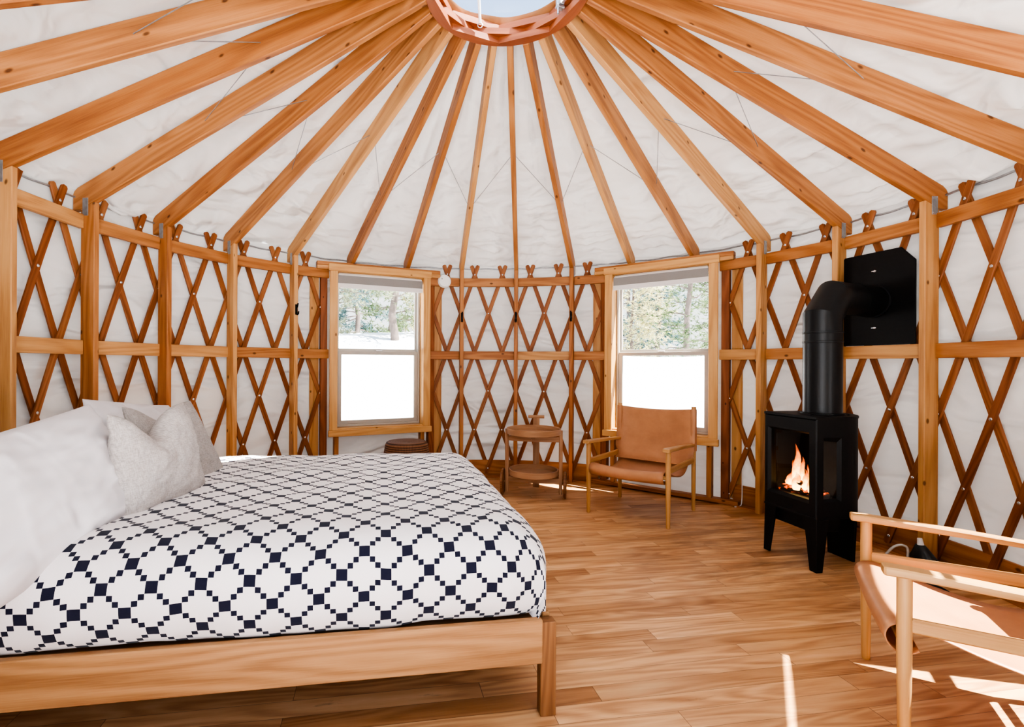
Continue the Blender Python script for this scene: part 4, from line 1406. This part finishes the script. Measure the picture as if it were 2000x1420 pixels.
def hz(x, y):
    r = math.hypot(x - CX, y - CY); a = math.degrees(math.atan2(x - CX, y - CY))
    zl = -.40 + 2.15 * sst(r, 2.9, 9.9) + max(0, r - 9.0) * .045
    zr = -.40 + 1.70 * sst(r, 2.9, 4.6) - .75 * sst(r, 4.8, 7.5) + max(0, r - 9.0) * .02
    w = sst(a, 2, 20)
    return zl * (1 - w) + zr * w


def ground():
    m = MB(); NA, NR = 96, 44
    rs = [2.62 + (q / NR) ** 2.2 * 48 for q in range(NR + 1)]

    def fn(u, v):
        a = 2 * PI * u; r = rs[round(v * NR)]
        p = pola(a, r); z = hz(p.x, p.y) + (noise.noise(V((math.sin(a) * r * .35, math.cos(a) * r * .35, 2))) * .25 + noise.noise(V((math.sin(a) * r * 1.2, math.cos(a) * r * 1.2, 5))) * .06) * min(1, max(0, (r - 3.5) / 4))
        # lower on the door side
        if math.cos(a) < 0: z = z * (1 + .8 * math.cos(a)) + (-.4) * (-.8 * math.cos(a))
        return pola(a, r, z)
    m.grid(fn, NA, NR)
    o = m.build('snow_ground', M['snow'], None, 179, merge=True, recalc=False)
    tag(o, None, None, None, 'structure')


ground()


def tree(label, x, y, h, mat, crown, low, dens, seed, lean=0.0, trunk=.16, conical=False, size=.16):
    rg = random.Random(seed)
    z0 = hz(x, y) - .25
    t = thing('pine_tree', label, 'tree', (x, y, z0), 0, 'trees outside the windows')
    pth = [V((lean * (k / 10) ** 1.4 + .06 * math.sin(k * 1.7 + seed), .05 * math.cos(k * 1.3 + seed), h * k / 10)) for k in range(11)]
    MB().tube(pth, trunk, 9, scales=[1.25] + [1 - .085 * k for k in range(1, 11)]).build('trunk', M['bark'], t, 60)
    br = MB(); lf = MB()
    for b in range(dens):
        f = low + (1 - low) * (b + rg.random()) / dens
        k = f * 10; i0 = min(9, int(k)); p = pth[i0].lerp(pth[i0 + 1], k - i0)
        a = rg.uniform(0, 2 * PI)
        L = crown * ((1.15 - f) if conical else (.55 + .5 * math.sin(PI * min(1, f * 1.05)))) * rg.uniform(.7, 1.15)
        up = rg.uniform(-.15, .45) if not conical else rg.uniform(-.35, .1)
        d = V((math.cos(a), math.sin(a), up)).normalized()
        pts = [p + d * (L * q / 4) + V((rg.uniform(-.1, .1), rg.uniform(-.1, .1), rg.uniform(-.06, .10))) * (q * .4) for q in range(5)]
        pts[0] = p
        br.tube(pts, trunk * .26, 5, scales=[1, .8, .55, .35, .15])
        for q in range(34):
            s = rg.uniform(.3, 1.05); j = min(3, int(s * 4)); c = pts[j].lerp(pts[j + 1], min(1.1, s * 4 - j)) + V((rg.gauss(0, .17), rg.gauss(0, .17), rg.gauss(0, .11)))
            for w in range(7):
                dd = V((rg.gauss(0, 1), rg.gauss(0, 1), rg.gauss(.3, .8))).normalized(); sd = dd.orthogonal().normalized() * (size * .10)
                b0 = len(lf.v); tip = c + dd * size * rg.uniform(.7, 1.3)
                lf.v += [c - sd, c + sd, tip]
                lf.face((b0, b0 + 1, b0 + 2), ((0, 0), (1, 0), (.5, 1)))
    br.build('branches', M['bark'], t)['kind'] = 'stuff'
    lf.build('foliage', M[mat], t, recalc=False)['kind'] = 'stuff'


# left window view
tree('gnarled old pine with a leaning trunk seen right of centre through the left window', -1.52, 11.5, 4.2, 'leaf_pale', .9, .30, 22, 1, .25, .10, size=.11)
tree('pale bushy tree seen at the left side of the left window', -3.3, 12.6, 4.0, 'leaf_pale', 1.4, .02, 48, 2, 0, .07, size=.12)
tree('pale green tree seen in the middle of the left window behind the snow', -2.1, 15.6, 4.6, 'leaf_green', 1.5, .02, 44, 3, 0, .08, size=.13)
tree('golden bushy tree seen at the right edge of the left window', -.75, 12.2, 3.4, 'leaf_gold', .6, .06, 34, 4, 0, .06, size=.11)
tree('hazy conifer far behind the others in the left window', -4.6, 22.5, 6.5, 'leaf_blue', 2.4, .0, 60, 5, 0, .12, conical=True, size=.22)
# right window view
tree('golden tree filling the left half of the right window', 4.55, 13.4, 5.5, 'leaf_gold', .85, .06, 52, 6, 0, .05, size=.12)
tree('branching pine with a stout trunk seen at the right of the right window', 4.75, 10.6, 6.2, 'leaf_green', 1.0, .16, 34, 7, .12, .075, size=.11)
tree('blue green conifer in the middle of the right window, behind the branching pine', 7.3, 18.6, 7.5, 'leaf_blue', 1.3, .02, 60, 8, 0, .10, conical=True, size=.18)
tree('pale pine at the right edge of the right window', 8.2, 16.4, 6.0, 'leaf_green', 1.1, .03, 46, 9, 0, .09, size=.13)
tree('tall hazy conifer farthest back at the left of the right window', 9.0, 27.0, 9.0, 'leaf_blue', 2.0, .02, 60, 10, 0, .15, conical=True, size=.24)

# ------------------------------------------------------------------ light
w = bpy.data.worlds.new('sky'); S.world = w; w.use_nodes = True
nt = w.node_tree; nt.nodes.clear()
tc = nt.nodes.new('ShaderNodeTexCoord'); sep = nt.nodes.new('ShaderNodeSeparateXYZ'); nt.links.new(tc.outputs['Generated'], sep.inputs[0])
rp = nt.nodes.new('ShaderNodeValToRGB'); nt.links.new(sep.outputs[2], rp.inputs[0])
cr_ = rp.color_ramp; cr_.elements[0].position = 0.0; cr_.elements[0].color = (1, 1, 1, 1); cr_.elements[1].position = .62; cr_.elements[1].color = (.40, .58, .95, 1)
e1 = cr_.elements.new(.30); e1.color = (.86, .93, 1.0, 1)
bg = nt.nodes.new('ShaderNodeBackground'); nt.links.new(rp.outputs[0], bg.inputs[0]); bg.inputs[1].default_value = 1.15
ow = nt.nodes.new('ShaderNodeOutputWorld'); nt.links.new(bg.outputs[0], ow.inputs[0])


def lamp(name, typ, loc, energy, color=(1, 1, 1), **kw):
    l = bpy.data.lights.new(name, typ); l.energy = energy; l.color = color
    for k, v in kw.items(): setattr(l, k, v)
    o = bpy.data.objects.new(name, l); COL.objects.link(o); o.location = loc
    return o


sun = lamp('sun', 'SUN', (6, 2, 9), 24, (1, .96, .90), angle=R_(.4))
sun.rotation_euler = V((-.974, .225, -1.57)).to_track_quat('-Z', 'Y').to_euler()
dl = lamp('door_fill', 'AREA', (.75, -1.6, 1.35), 21, (1, .98, .96), shape='RECTANGLE', size=2.2, size_y=2.2)  # added fill lamp that strengthens the daylight from the open doorway
dl.rotation_euler = V((-.30, 1, .05)).to_track_quat('-Z', 'Z').to_euler()
ul = lamp('roof_fill', 'AREA', (.1, -.22, 1.75), 9, (1, .98, .96), shape='RECTANGLE', size=1.5, size_y=.5)  # added fill lamp near the camera, aimed up at the roof; no fixture there
ul.rotation_euler = V((-.25, .70, .70)).to_track_quat('-Z', 'Y').to_euler()
kl = lamp('skylight_fill', 'AREA', (CX, CY, 3.75), 14, (.96, .98, 1), shape='DISK', size=.9)
fl = lamp('fire_glow', 'POINT', sl(.03, -.09, .52), .8, (1, .45, .12), shadow_soft_size=.06)

# ------------------------------------------------------------------ camera
cam = bpy.data.cameras.new('camera'); co = bpy.data.objects.new('camera', cam); COL.objects.link(co)
cam.sensor_fit = 'HORIZONTAL'; cam.sensor_width = 36; cam.lens = 988.457 / 2000 * 36
cam.shift_x = (1000 - 898.42) / 2000; cam.shift_y = .0008; cam.clip_start = .02; cam.clip_end = 200
co.location = (0, 0, EYE)
co.rotation_euler = (Matrix.Rotation(PI / 2, 3, 'X') @ Matrix.Rotation(.0047, 3, 'Z')).to_euler()
S.camera = co
S.view_settings.view_transform = 'AgX'
S.view_settings.look = 'AgX - High Contrast'
S.view_settings.exposure = 0.64
try:
    S.cycles.use_denoising = True
    S.cycles.max_bounces = 7; S.cycles.diffuse_bounces = 4; S.cycles.glossy_bounces = 2; S.cycles.use_adaptive_sampling = True; S.cycles.adaptive_threshold = .06; S.cycles.transparent_max_bounces = 12
    S.cycles.sample_clamp_indirect = 6.0
    S.cycles.caustics_reflective = False; S.cycles.caustics_refractive = False
except Exception:
    pass
